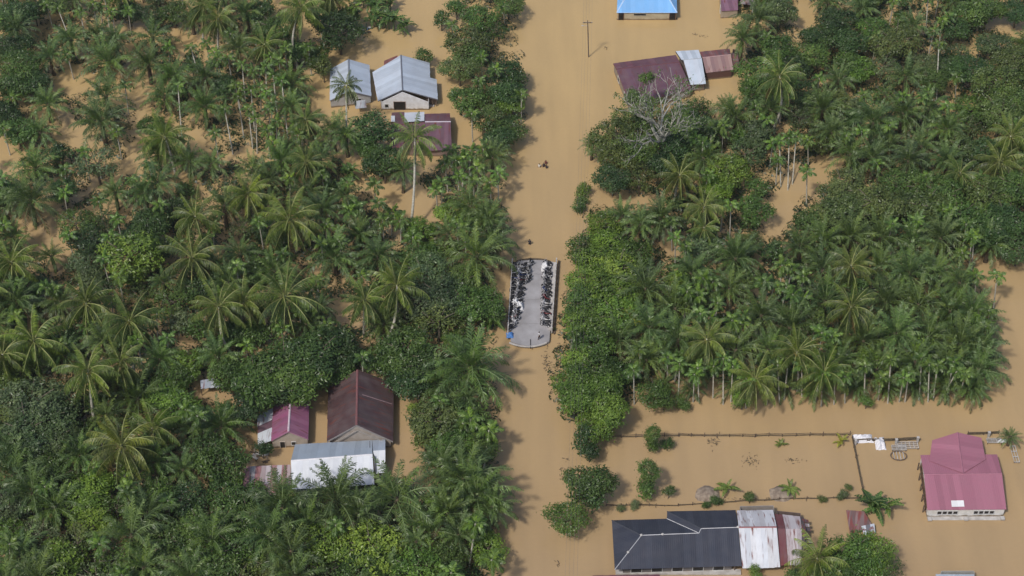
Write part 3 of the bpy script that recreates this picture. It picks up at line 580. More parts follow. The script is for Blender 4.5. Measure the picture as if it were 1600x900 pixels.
# ---------------------------------------------------------------- bridge
def build_bridge():
    zt = 0.55
    t = thing('bridge', 'grey concrete bridge deck crowded with parked motorcycles above the flooded road', 'bridge', base_at(W(830, 475)))
    o = t.location
    def row(y):
        f = (y-408)/130.0; return W(803.5-6*f, y, zt), W(867.5-9.5*f, y, zt)
    ys = [410+k*12.3 for k in range(11)]
    rows = []
    for y in ys: rows.append(row(y))
    # deck slabs cast in four bays, joints recessed
    bays = [(410, 428), (428.3, 468), (468.3, 505.5), (505.8, 533)]
    for i, (y0, y1) in enumerate(bays):
        a, b = row(y0); c, d = row(y1); pts = [a, b, d, c]
        if i == 3:
            m = 10; pts = [a, b, d]+[W(d0, 533+7*math.sin(math.pi*k/m)**.8, zt) for k, d0 in [(k, PXof(d)[0]+(PXof(c)[0]-PXof(d)[0])*k/m) for k in range(1, m)]]+[c]
        if i == 0:
            m = 6; pts = [W(PXof(a)[0]+(PXof(b)[0]-PXof(a)[0])*k/m, 410-4*math.sin(math.pi*k/m)**.6, zt) for k in range(m+1)]+[d, c]
        q = len(pts); vs = [p-o for p in pts]+[p-o-Vector((0, 0, .8)) for p in pts]
        mb = MB(); mb.add(vs, [tuple(range(q)), tuple(range(q, 2*q))[::-1]]+[(x, (x+1) % q, (x+1) % q+q, x+q) for x in range(q)])
        ob = mb.obj('deck_slab', M['concrete'], t)
    # kerbed lip at the near end and far end
    mb = MB(); pts = [W(796+k*5.8, 535.5+6.3*math.sin(math.pi*k/10)**.8, zt-.05)-o for k in range(11)]; mb.tube(pts, .16, 6); mb.obj('end_beam', M['concrete_pale'], t)
    mb = MB(); pts = [W(806+k*5.4, 409-4.5*math.sin(math.pi*k/10)**.6, zt)-o for k in range(11)]; mb.tube(pts, .16, 6); mb.obj('end_beam', M['fibre'], t)
    mb = MB(); mb.box(W(829, 537.5, zt+.03)-o, (.12, 2.2, .1)); mb.obj('drain', M['dark'], t)
    # railings
    for (x0, y0, x1, y1, colr, nm) in ((869.5, 410, 862, 518, 1, 'right'), (800.5, 411, 793.5, 524, 0, 'left')):
        a, b = W(x0, y0, zt), W(x1, y1, zt); n = 13
        for k in range(n):
            p = lerp(a, b, k/(n-1))-o; mb = MB(); mb.box(p+Vector((0, 0, .35)), (.22, .22, 1.3)); mb.obj('railing_post', M['concrete_pale'], t)
        for h in (.35, .92):
            mb = MB(); mb.box((a+b)/2-o+Vector((0, 0, h)), ((b-a).length, .12, .14), math.atan2(b.y-a.y, b.x-a.x)); mb.obj('rail', M['concrete_pale'] if h > .5 else M['wood'], t)
    a, b = W(866.5, 411, zt), W(859.5, 517, zt); mb = MB(); mb.box((a+b)/2-o+Vector((0, 0, .1)), ((b-a).length, .5, .2), math.atan2(b.y-a.y, b.x-a.x)); mb.obj('kerb', M['concrete_pale'], t)
    a, b = W(873, 408, .1), W(866, 522, .1); mb = MB(); mb.box((a+b)/2-o, ((b-a).length, .22, .5), math.atan2(b.y-a.y, b.x-a.x)); mb.obj('side_pipe', M['wood'], t)
    for px in (808, 850):
        for py in (420, 470, 522):
            p = W(px, py, 0)-o; mb = MB(); mb.tube([(p.x, p.y, -2), (p.x, p.y, -.2)], .4, 10); mb.obj('pier', M['concrete'], t)
    return zt
DECK = build_bridge()

def moto_meshes():
    b = MB()
    b.tube([(-.62, 0, .62), (-.2, 0, .5), (.1, 0, .42), (.35, 0, .55), (.48, 0, .8)], [.09, .15, .14, .13, .08], 8)   # body and leg shield
    b.box((.36, 0, .62), (.1, .42, .5), rot=Matrix.Rotation(.35, 3, 'Y'))
    b.blob((-.72, 0, .66), (.22, .13, .12)); b.blob((.5, 0, .9), (.16, .16, .13)); b.blob((.68, 0, .5), (.26, .08, .09))
    body = b.mesh('body', M['paint'], True)
    s = MB(); s.tube([(-.75, 0, .76), (-.45, 0, .8), (-.15, 0, .76), (.02, 0, .7)], [.1, .15, .14, .08], 8); seat = s.mesh('seat', M['seat'], True)
    wv = MB(); wv.disc((0, 0, 0), .29, .11, 'Y', 14, 0); wheel = wv.mesh('wheel', M['rubber'])
    h = MB(); h.disc((0, 0, 0), .17, .13, 'Y', 10); hub = h.mesh('rim', M['chrome'])
    hb = MB(); hb.tube([(.38, -.36, 1.0), (.48, -.15, 1.02), (.5, 0, .98), (.48, .15, 1.02), (.38, .36, 1.0)], .025, 5)
    hb.blob((.44, -.26, 1.2), (.03, .07, .05)); hb.blob((.44, .26, 1.2), (.03, .07, .05))
    hb.tube([(.44, -.24, 1.02), (.44, -.26, 1.2)], .012, 4); hb.tube([(.44, .24, 1.02), (.44, .26, 1.2)], .012, 4); bar = hb.mesh('handlebar', M['chrome'])
    l = MB(); l.blob((.64, 0, .92), (.05, .1, .07)); lamp = l.mesh('headlight', M['concrete_pale'], True)
    fk = MB(); fk.tube([(.45, .07, .85), (.66, .07, .3)], .03, 5); fk.tube([(.45, -.07, .85), (.66, -.07, .3)], .03, 5); fk.box((.47, 0, .82), (.06, .2, .05)); fork = fk.mesh('fork', M['chrome'])
    ex = MB(); ex.tube([(-.3, -.12, .35), (-.75, -.14, .38)], [.04, .06], 6); exhaust = ex.mesh('exhaust', M['chrome'])
    return body, seat, wheel, hub, bar, lamp, fork, exhaust
MO = moto_meshes()
ORD = ['nearest', 'second', 'third', 'fourth', 'fifth', 'sixth', 'seventh', 'eighth', 'ninth', 'tenth', 'eleventh', 'twelfth', 'thirteenth', 'fourteenth', 'fifteenth', 'sixteenth', 'seventeenth', 'eighteenth', 'nineteenth', 'twentieth', 'twenty-first', 'twenty-second', 'twenty-third', 'twenty-fourth', 'twenty-fifth', 'twenty-sixth', 'twenty-seventh', 'twenty-eighth']
def moto(px, py, rz, colr, label):
    t = thing('motorcycle', label, 'motorcycle', W(px, py, DECK+.005), 'motorcycles parked on the bridge', rz)
    put('body', MO[0], t, color=colr); put('seat', MO[1], t); put('handlebar', MO[4], t); put('headlight', MO[5], t); put('fork', MO[6], t); put('exhaust', MO[7], t)
    for x in (.66, -.62): wq = put('wheel', MO[2], t, (x, 0, .29)); put('rim', MO[3], wq)
MC = [((.015, .015, .018), 'black'), ((.03, .03, .035), 'black'), ((.06, .06, .07), 'dark grey'), ((.3, .3, .32), 'grey'), ((.65, .65, .67), 'white'), ((.16, .02, .025), 'dark red'), ((.02, .035, .12), 'dark blue'), ((.12, .12, .14), 'dark grey')]
def bike_rows():
    rows = [('right-hand row', 855.5, 414, -.045, 24, R(150)), ('outer left-hand row', 806.5, 416, -.06, 25, R(20)), ('inner left-hand row', 817.5, 416, -.075, 22, R(200)), ('third left-hand row', 828, 412, -.13, 8, R(250))]
    for nm, x, y, sl, n, a in rows:
        for k in range(n):
            if nm.startswith('third') and k in (2,): continue
            yy = y+k*4.15+rnd.uniform(-.7, .7); c, cn = MC[rnd.choices(range(8), [3, 4, 4, 3, 2.2, 1.5, 1.5, 4])[0]]
            xx = x+(yy-y)*sl+rnd.uniform(-1.6, 1.6)-(k*0.28 if nm.startswith('inner') else 0)
            moto(xx, yy, a+rnd.uniform(-.55, .55), c, '%s motorcycle, %s from far end of the %s on bridge' % (cn, 'first' if k == 0 else ORD[k], nm))
bike_rows()
def tarp(px, py, sx, sy, h, colr, label, name='tarpaulin', z=0):
    b = MB(); n = 9; vs = []
    for j in range(n):
        for i in range(n):
            u, v = i/(n-1)*2-1, j/(n-1)*2-1; r = min(1, max(abs(u), abs(v)))
            zz = h*(1-r**2.2)+noise.noise(Vector((u*2.2+px, v*2.2+py, 1)))*h*.45; vs.append((u*sx*(1+.15*noise.noise(Vector((u+px, v, 3)))), v*sy*(1+.15*noise.noise(Vector((u, v+py, 5)))), max(.02, zz)))
    fs = [(j*n+i, j*n+i+1, (j+1)*n+i+1, (j+1)*n+i) for j in range(n-1) for i in range(n-1)]
    b.add(vs, fs); o = b.obj(name, M['cloth'], None, colr, False, W(px, py, z)); return tag(o, label, 'tarpaulin')
tarp(796.5, 524.5, .6, .65, .7, (0.1, 0.25, 0.58), 'bright blue tarpaulin bundle at the near left corner of the bridge', z=DECK)
for px, py, lb in ((804.5, 476, 'white sheet draped over motorcycles, farther left of the two by the left railing'), (811.5, 481, 'white cloth over motorcycles just in front of the larger white sheet'), (851.5, 420, 'white cover on a motorcycle near the far right corner of the bridge')):
    tarp(px, py, .7, .75, 1.25, (.75, .75, .76), lb, 'white_cover', DECK)

# ---------------------------------------------------------------- people
def person(px, py, z, rz, shirt, trousers, label, pose='stand', hat=None, sub=0):
    loc = W(px, py, z); loc.z -= sub
    t = thing('person', label, 'person', loc, None, rz)
    st = .12 if pose == 'walk' else .02
    J = {'pelvis': (0, 0, .93, .13), 'chest': (.01, 0, 1.28, .145), 'neck': (.02, 0, 1.47, .06), 'head0': (.03, 0, 1.56, .08), 'head': (.04, 0, 1.65, .1), 'crown': (.03, 0, 1.71, .075)}
    E = [('pelvis', 'chest'), ('chest', 'neck'), ('neck', 'head0'), ('head0', 'head'), ('head', 'crown')]
    for s, n in ((1, 'l'), (-1, 'r')):
        J.update({'hip'+n: (0, .1*s, .88, .095), 'knee'+n: (st*s+.03, .11*s, .48, .06), 'ank'+n: (st*2*s, .11*s, .08, .042), 'toe'+n: (st*2*s+.17, .12*s, .035, .035),
                  'sh'+n: (0, .19*s, 1.4, .055), 'el'+n: (-.03+st*s, .27*s, 1.12, .042), 'wr'+n: (.12+st*s, .25*s, .92, .028), 'palm'+n: (.17+st*s, .25*s, .85, .036)})
        E += [('pelvis', 'hip'+n), ('hip'+n, 'knee'+n), ('knee'+n, 'ank'+n), ('ank'+n, 'toe'+n), ('chest', 'sh'+n), ('sh'+n, 'el'+n), ('el'+n, 'wr'+n), ('wr'+n, 'palm'+n)]
        for k in range(5):
            f = 'f%d' % k+n; J[f] = (.2+st*s+(.03 if k == 4 else 0), .25*s+(k-1.5)*.018*(1 if k < 4 else -1.6), .775 if k < 4 else .83, .009); E += [('palm'+n, f)]
    names = list(J); me = bpy.data.meshes.new('body'); me.from_pydata([J[k][:3] for k in names], [(names.index(a), names.index(b)) for a, b in E], [])
    ob = put('body', me, t); me.materials.append(M['skin'])
    sk = ob.modifiers.new('skin', 'SKIN')
    for i, k in enumerate(names):
        d = me.skin_vertices[0].data[i]; d.radius = (J[k][3], J[k][3]); d.use_root = (i == 0)
    ss = ob.modifiers.new('sub', 'SUBSURF'); ss.levels = ss.render_levels = 1
    v = lambda k: Vector(J[k][:3])
    b = MB(); b.tube([(0, 0, .88), (0, 0, 1.05), (.01, 0, 1.3), (.01, 0, 1.42), (.02, 0, 1.47)], [.17, .165, .2, .17, .09], 10)
    for n in 'lr': b.tube([v('sh'+n)-Vector((0, v('sh'+n).y*.5, 0)), v('sh'+n), lerp(v('sh'+n), v('el'+n), .75)], [.09, .085, .07], 8)
    b.obj('shirt', M['cloth'], t, shirt, True)
    b = MB()
    for n in 'lr': b.tube([(0, v('hip'+n).y*.6, .98), v('hip'+n), lerp(v('hip'+n), v('knee'+n), .9), lerp(v('knee'+n), v('ank'+n), .7)], [.13, .125, .085, .07], 8)
    b.obj('trousers', M['cloth'], t, trousers, True)
    b = MB(); b.blob((.02, 0, 1.68), (.112, .1, .1)); b.obj('hair' if not hat else 'cap', M['hair'] if not hat else M['cloth'], t, hat, True)
    b = MB(); b.blob((.14, .035, 1.65), (.012, .018, .01)); b.blob((.14, -.035, 1.65), (.012, .018, .01)); b.tube([(.12, 0, 1.65), (.16, 0, 1.61)], .014, 5); b.tube([(.13, -.025, 1.575), (.13, .025, 1.575)], .009, 4); b.obj('face', M['skin'], t)
    return t
person(842.5, 530, DECK, R(200), (.6, .6, .62), (.03, .03, .05), 'person in a white shirt walking on the clear near end of the bridge', 'walk')
person(827.5, 382, 0, R(100), (.05, .05, .06), (.04, .04, .05), 'lone person in dark clothes wading in the road behind the bridge', 'walk', sub=.55)
person(842.5, 261, 0, R(260), (.7, .68, .6), (.2, .15, .1), 'person in a pale shirt wading at the left of the small group on the road', sub=.9)
person(849.5, 260.5, 0, R(290), (.05, .04, .05), (.03, .03, .03), 'person in black wading at the middle of the small group on the road', sub=.8)
person(854, 262.5, 0, R(200), (.03, .03, .04), (.04, .03, .03), 'person in dark clothes wading at the right of the small group on the road', sub=.9)
person(853, 255.5, 0, R(240), (.16, .05, .04), (.04, .04, .03), 'person in dull red wading farthest back in the small group on the road', sub=.95)

# ---------------------------------------------------------------- pole, wires, fences
def utility_pole(px, py, h, label, lean=0):
    p = W(px, py); t = thing('utility_pole', label, 'utility pole', p)
    b = MB(); b.tube([(0, 0, -2), (lean, 0, h)], [.13, .09], 10); b.obj('pole', M['wood'], t)
    b = MB(); b.box((lean, -.12, h-.45), (1.9, .12, .14)); b.obj('crossarm', M['wood'], t)
    for x in (-.85, -.3, .3, .85): b = MB(); b.tube([(lean+x, -.12, h-.38), (lean+x, -.12, h-.2)], [.07, .05], 8); b.obj('insulator', M['concrete_pale'], t)
    b = MB(); b.tube([(lean, 0, h-1.3), (lean-.9, -.3, h-1.0)], .035, 5); b.blob((lean-1.0, -.35, h-1.0), (.25, .13, .08)); b.obj('street_lamp', M['concrete_pale'], t)
    return p+Vector((lean, 0, h))
H = 8.8
P1 = utility_pole(920.5, 89, H, 'wooden utility pole with crossarm standing in the flooded road', -.55)
P2 = utility_pole(889, 1010, H, 'utility pole standing just below the bottom edge of the photo', 0)
P0 = utility_pole(921, -190, H, 'utility pole standing beyond the top edge of the photo', 0)
for nm, a, b, wh in (('near', P1, P2, 'running along the road over the bridge side'), ('far', P0, P1, 'leading away beyond the pole')):
    for i, x in enumerate((-.85, -.3, .3, .85)):
        pts = []; sag = 1.6
        for k in range(21): f = k/20; q = lerp(a, b, f)+Vector((x, -.12, -.2-sag*4*f*(1-f))); pts.append(q)
        o = pts[0].copy(); mb = MB(); mb.tube([p-o for p in pts], .011, 4)
        ob = mb.obj('overhead_wire', M['wire'], None, loc=o); tag(ob, '%s overhead wire from the left %s' % (['outer left', 'inner left', 'inner right', 'outer right'][i], wh), 'wire', 'overhead wires')
def fence(pts, label, step=2.2, rails=(.25, .6), ph=.75, rr=.05, white=()):
    W_ = [W(*p) for p in pts]; t = thing('fence', label, 'fence', W_[0]); o = t.location
    for a, b in zip(W_[:-1], W_[1:]):
        n = max(1, round((b-a).length/step)); ps = []
        for k in range(n+1): ps.append(lerp(a, b, k/n)-o+Vector((0, rnd.uniform(-.12, .12), 0)))
        for k, p in enumerate(ps):
            m = MB(); hh = ph+rnd.uniform(-.15, .3); m.tube([p+Vector((0, 0, -1.9)), p+Vector((rnd.uniform(-.1, .1), 0, hh))], .065, 6); m.obj('fence_post', M['wood'], t)
        for z in rails:
            m = MB(); m.tube([p+Vector((0, 0, z+rnd.uniform(-.06, .06))) for p in ps], rr, 5); m.obj('rail', M['fibre'], t)
fence([(948, 684), (1060, 682), (1180, 683), (1328, 680.5)], 'low post-and-rail fence line just above the water, farther of the two in the yard')
fence([(1331, 684), (1337, 715), (1344, 750), (1350, 778)], 'side fence running toward the camera at the right end of the yard', rr=.07)
fence([(948, 790), (1060, 791), (1150, 784), (1240, 780), (1344, 779)], 'half-drowned fence line right behind the black-roofed house', rails=(.12, .3), ph=.45, rr=.04)
fence([(1334, 691), (1400, 690), (1434, 688)], 'dark fence with white-topped posts and rubbish, left of the pink house', rr=.1)
fence([(1512, 680), (1560, 678)], 'short dark fence right of the pink roof', rr=.09)
for px, py, lb in ((1336, 691, 'leftmost'), (1399.5, 690, 'middle'), (1433, 687, 'rightmost')):
    m = MB(); m.box((0, 0, -.4), (.3, .3, 3.0)); m.box((0, 0, 1.12), (.42, .42, .1)); m.obj('gate_pillar', M['concrete_pale'], None, loc=W(px, py+4)); 
    o = col.objects[-1]; tag(o, lb+' short white pillar along the fence left of the pink house', 'pillar', 'white fence pillars')
m = MB(); m.box((0, 0, -.4), (.3, .3, 3.0)); m.box((0, 0, 1.12), (.42, .42, .1)); o = m.obj('gate_pillar', M['concrete_pale'], None, loc=W(1544, 683)); tag(o, 'white pillar in the short fence right of the pink roof', 'pillar', 'white fence pillars')
tarp(1348, 686, 1.6, .9, .7, (.78, .77, .8), 'crumpled white sheet on the fence, left of the two')
tarp(1375, 694, .8, 1.3, .8, (.76, .75, .78), 'crumpled white sheet hanging at the fence, right of the two')
def lattice(px, py, wd, dp, label, nx, colr=(.4, .38, .35), z=.35, rz=0):
    t = thing('bamboo_rack', label, 'rack', W(px, py), None, rz)
    for j in range(4): m = MB(); m.box((0, -dp/2+dp*j/3, z+.06), (wd, .1, .08)); m.obj('slat', M['concrete_pale'], t)
    for i in range(nx): m = MB(); m.box((-wd/2+wd*i/(nx-1), 0, z), (.09, dp, .06)); m.obj('crosspiece', M['concrete_pale'], t)
    for sx in (-1, 1):
        for sy in (-1, 1): m = MB(); m.box((sx*wd*.48, sy*dp*.45, -.7), (.1, .1, 2.0)); m.obj('leg', M['wood'], t)
lattice(1418, 698, 3.2, 1.3, 'pale slatted rack standing behind the round wooden tub frame', 6); lattice(1404, 702, 2.2, 1.0, 'small slatted rack over the wooden tub frame', 4)
lattice(1553, 691, 2.3, .9, 'pale slatted rack with a white board right of the pink roof', 4); lattice(1585, 712, .8, 3.4, 'narrow plank walkway frame by the small tree at the right edge', 3)
o = tarp(1567, 689.5, .8, .35, .35, (.75, .75, .75), 'white board lying on the rack right of the pink roof', 'white_board', .3)
t = thing('tub_frame', 'round weathered wooden frame half under water, left of the pink house', 'frame', W(1404, 713))
m = MB(); m.tube([(1.25*math.cos(a*math.pi/12), .95*math.sin(a*math.pi/12), .15) for a in range(25)], .1, 6); m.obj('hoop', M['wood'], t)
for k in range(4): m = MB(); m.box((-.75+k*.5, 0, .18), (.1, 1.6, .1)); m.obj('slat', M['concrete_pale'], t)
def mound(px, py, sx, sy, h, label):
    b = MB(); n, k2 = 9, 18; vs = [(0, 0, h)]; 
    for j in range(1, n):
        for i in range(k2):
            a = 2*math.pi*i/k2; r = j/(n-1); q = 1+.22*noise.noise(Vector((math.cos(a)*1.5+px, math.sin(a)*1.5, 0)))
            vs.append((sx*r*q*math.cos(a), sy*r*q*math.sin(a), (h+.3)*(1-r**1.6)-.3+noise.noise(Vector((r*4*math.cos(a)+px, r*4*math.sin(a), 0)))*.12))
    fs = [(0, 1+i, 1+(i+1) % k2) for i in range(k2)]+[(1+j*k2+i, 1+(j+1)*k2+i, 1+(j+1)*k2+(i+1) % k2, 1+j*k2+(i+1) % k2) for j in range(n-2) for i in range(k2)]
    b.add(vs, fs); tag(b.obj('earth_mound', M['soil'], None, None, True, W(px, py)), label, 'mound')
mound(1106, 773, 2.6, 2.2, .7, 'grey heap of earth poking out of the water left of the small banana plant'); mound(1220, 772, 2.5, 2.0, .6, 'brown heap of earth rising from the water right of the conical bush')

# ---------------------------------------------------------------- vegetation meshes
def arc(L, e0, droop, n=9, pw=1.3):
    pts = [Vector((0, 0, 0))]
    for i in range(n):
        e = e0-droop*((i+.5)/n)**pw; pts.append(pts[-1]+Vector((math.cos(e), 0, math.sin(e)))*L/n)
    return pts
def frond_mesh(name, L, e0, droop, pairs, ll, lw, rw, hang, mats, sweep=.55, bare=.14, jit=.3, twist=0, rg=rnd):
    P = arc(L, e0, droop); b = MB()
    for i in range(len(P)-1):          # midrib: three-sided
        pass
    b.tube(P, [rw*(1-.8*i/(len(P)-1)) for i in range(len(P))], 3, 1)
    n = len(P)-1
    for k in range(pairs):
        f = bare+(1-bare)*(k+.5)/pairs; x = f*n; i = min(int(x), n-1); p = P[i].lerp(P[i+1], x-i); t = (P[i+1]-P[i]).normalized()
        nr = Vector((-t.z, 0, t.x)); env = math.sin(math.pi*min(1, (.13+.87*(f-bare)/(1-bare)))**.75)**.55 if f < .98 else .3
        l = ll*max(.3, env)
        for s in (-1, 1):
            a = sweep+rg.uniform(-.22, .25)+.35*f; h = hang+rg.uniform(-jit, jit)
            d = (Vector((0, s, 0))*math.cos(a)+t*math.sin(a))
            d = (d*math.cos(h)-nr*math.sin(h)).normalized()
            g = Vector((0, 0, -1)); m = p+d*l*.55+g*l*.04; tip = p+(d*l)+g*l*(.18+.22*max(0, hang)); q = t*lw/2*rg.uniform(.8, 1.2)
            b.add([p-q*.6, p+q*.6, m+q, m-q, tip], [(0, 1, 2, 3), (3, 2, 4)], 0)
    return b.mesh(name, mats)
EL = [80, 62, 44, 26, 8, -12, -34]
FR = {}
rg = random.Random(3)
for kd, LN, pairs, ll, lw, rw, hg, dr, mats, jit in (
        ('coco', 5.7, 36, 1.15, .105, .11, .7, 84, [M['frond'], M['rachis']], .25),
        ('oil', 5.5, 38, .9, .11, .08, .15, 84, [M['frond'], M['rachis_dark']], .55),
        ('areca', 1.9, 14, .66, .17, .04, .3, 80, [M['frond'], M['rachis_dark']], .35)):
    FR[kd] = []
    for e in EL:
        vs = []
        for v in range(3):
            el = R(e+rg.uniform(-6, 6)); d_ = R(dr*(1.0 if e > 0 else .75))*rg.uniform(.8, 1.2)
            if e > 70: d_ *= .45
            vs.append(frond_mesh('frond', LN*rg.uniform(.92, 1.06), el, d_, pairs, ll, lw, rw, hg+(.35 if e < 0 else 0), mats, jit=jit, rg=rg))
        FR[kd].append(vs)
def banana_leaf(e0):
    P = arc(2.6, e0, R(75)*rg.uniform(.7, 1.2), 8); b = MB(); n = 8; W2 = [.05, .22, .34, .38, .38, .35, .28, .18, .02]
    for i in range(n):
        for s in (-1, 1):
            t = (P[i+1]-P[i]).normalized(); nr = Vector((-t.z, 0, t.x)); a = Vector((0, s*W2[i], 0)) + nr*.12*W2[i]*3*rg.uniform(.2, 1); c = Vector((0, s*W2[i+1]*rg.uniform(.8, 1.05), 0)) + nr*.3*W2[i+1]*rg.uniform(0, 1)
            b.add([P[i]+t*.02, P[i+1]-t*.02, P[i+1]+c-t*.03, P[i]+a+t*.03], [(0, 1, 2, 3)], 0)
    b.tube(P, [.05*(1-.7*i/8) for i in range(9)], 3, 1)
    return b.mesh('leaf', [M['leaf'], M['rachis']])
BAN = [banana_leaf(R(e)) for e in (82, 70, 55, 40, 25, 5) for _ in range(2)]

def crown_mesh(seed, lobes, flat, leaf, ncl, per, spread=1.0, elong=1.0, airy=0.0):
    g = random.Random(seed); b = MB(); LB = []
    for i in range(lobes):
        a = g.uniform(0, 6.283); rr = math.sqrt(g.random())*2.6*spread; z = (1-(rr/3.4)**2)*2.1*flat*g.uniform(.4, 1.1)
        LB.append((Vector((rr*math.cos(a)*elong, rr*math.sin(a), z)), g.uniform(.9, 1.75)))
    LB.append((Vector((0, 0, .8*flat)), 2.1))
    tot = sum(r*r for _, r in LB)
    for c, r in LB:
        for k in range(int(ncl*r*r/tot)):
            d = Vector((g.gauss(0, 1), g.gauss(0, 1), g.gauss(.25, 1))).normalized()
            p = c+Vector((d.x, d.y, d.z*.8))*r*(1-abs(g.gauss(0, .12))-airy*g.random()+.42*noise.noise(d*2.6+c*3)+(.25 if g.random() < .04 else 0))
            if noise.noise(p*.85+Vector((seed, 0, 0))) < -.16 and g.random() < .85: continue
            if any((p-c2).length < r2*.72 for c2, r2 in LB if c2 is not c): continue
            for q in range(per):
                o = p+Vector((g.gauss(0, 1), g.gauss(0, 1), g.gauss(0, .6)))*leaf*.85
                n = (d+Vector((g.gauss(0, .55), g.gauss(0, .55), g.gauss(.45, .45)))).normalized()
                u = n.orthogonal().normalized(); u = (Matrix.Rotation(g.uniform(0, 6.283), 3, n) @ u); v = n.cross(u); s = leaf*g.uniform(.6, 1.25)
                k1 = n*s*.18
                b.add([o-u*s*.55, o+v*s*.3-k1, o+u*s*.6, o-v*s*.3-k1], [(0, 1, 2, 3)])
    return b.mesh('crown', M['leaf'])
CR = {'round': [crown_mesh(11+i, 15, 1.0, .42, 1150, 8) for i in range(4)],
      'fine': [crown_mesh(31+i, 20, .8, .33, 1500, 8) for i in range(3)],
      'clump': [crown_mesh(51+i, 24, .9, .43, 1400, 7, 1.05, airy=.12) for i in range(3)],
      'airy': [crown_mesh(71+i, 15, 1.1, .36, 560, 7, 1.15, airy=.35) for i in range(3)],
      'small': [crown_mesh(111+i, 8, 1.15, .6, 420, 6, .95, airy=.4) for i in range(4)],
      'tall': [crown_mesh(91+i, 9, 1.8, .36, 900, 8, .7) for i in range(2)]}
def limb_mesh(seed):
    g = random.Random(seed); b = MB(); b.tube([(0, 0, -1.8), (.1, .05, 1.5), (.05, -.1, 3.2), (0, 0, 4.4)], [.26, .2, .17, .13], 7)
    for i in range(6):
        a = i*1.05+g.uniform(-.3, .3); z = g.uniform(2.6, 4.2); l = g.uniform(2, 3.2); m = Vector((math.cos(a)*l*.5, math.sin(a)*l*.5, z+l*.4)); e = Vector((math.cos(a)*l, math.sin(a)*l, z+l*.75))
        b.tube([(0, 0, z), m, e], [.1, .07, .03], 5)
    return b.mesh('trunk', M['bark'], True)
TR = [limb_mesh(i) for i in range(4)]
TRP = []
for m_ in TR: c_ = m_.copy(); c_.materials[0] = M['bark_pale']; TRP.append(c_)
def fruit_mesh(rad, n, mt):
    b = MB(); g = random.Random(5)
    for k in range(n): a = 6.283*k/n; b.blob((math.cos(a)*.32, math.sin(a)*.32, -.25-g.random()*.35), (rad, rad, rad*1.15), 6, 4)
    return b.mesh('fruit_cluster', mt)
M['fruit'] = noisy_mat('fruit_skin', (0.16, 0.17, 0.04), (0.3, 0.2, 0.06), 4, .5)
FRU = fruit_mesh(.14, 10, M['fruit']); FRU2 = fruit_mesh(.1, 12, M['fruit'])

# ---------------------------------------------------------------- plants
PL = []      # placed plants: dict for labelling and spacing
def reg(t, kind, desc, cx, cy, rad, fixed=None, own=None): PL.append(dict(o=t, k=kind, d=desc, x=cx, y=cy, r=rad, fixed=fixed, g=own)); return t
def vary(c, g, a=.14): f = .95+g.uniform(-a, a)*1.7; return (c[0]*.88*f*(1+g.uniform(-.08, .12)), c[1]*f, c[2]*f*(1+g.uniform(-.15, .15)))
OILC = (0.108, 0.158, 0.05); COCC = (0.105, 0.142, 0.044); ARC = (0.09, 0.145, 0.038)
BC = {'dark green': (0.055, 0.095, 0.032), 'mid green': (0.085, 0.138, 0.036), 'bright green': (0.14, 0.215, 0.038), 'lime green': (0.17, 0.235, 0.042),
      'olive green': (0.115, 0.148, 0.048), 'grey-green': (0.105, 0.138, 0.068), 'yellow-green': (0.19, 0.24, 0.04)}
ROUND = {}
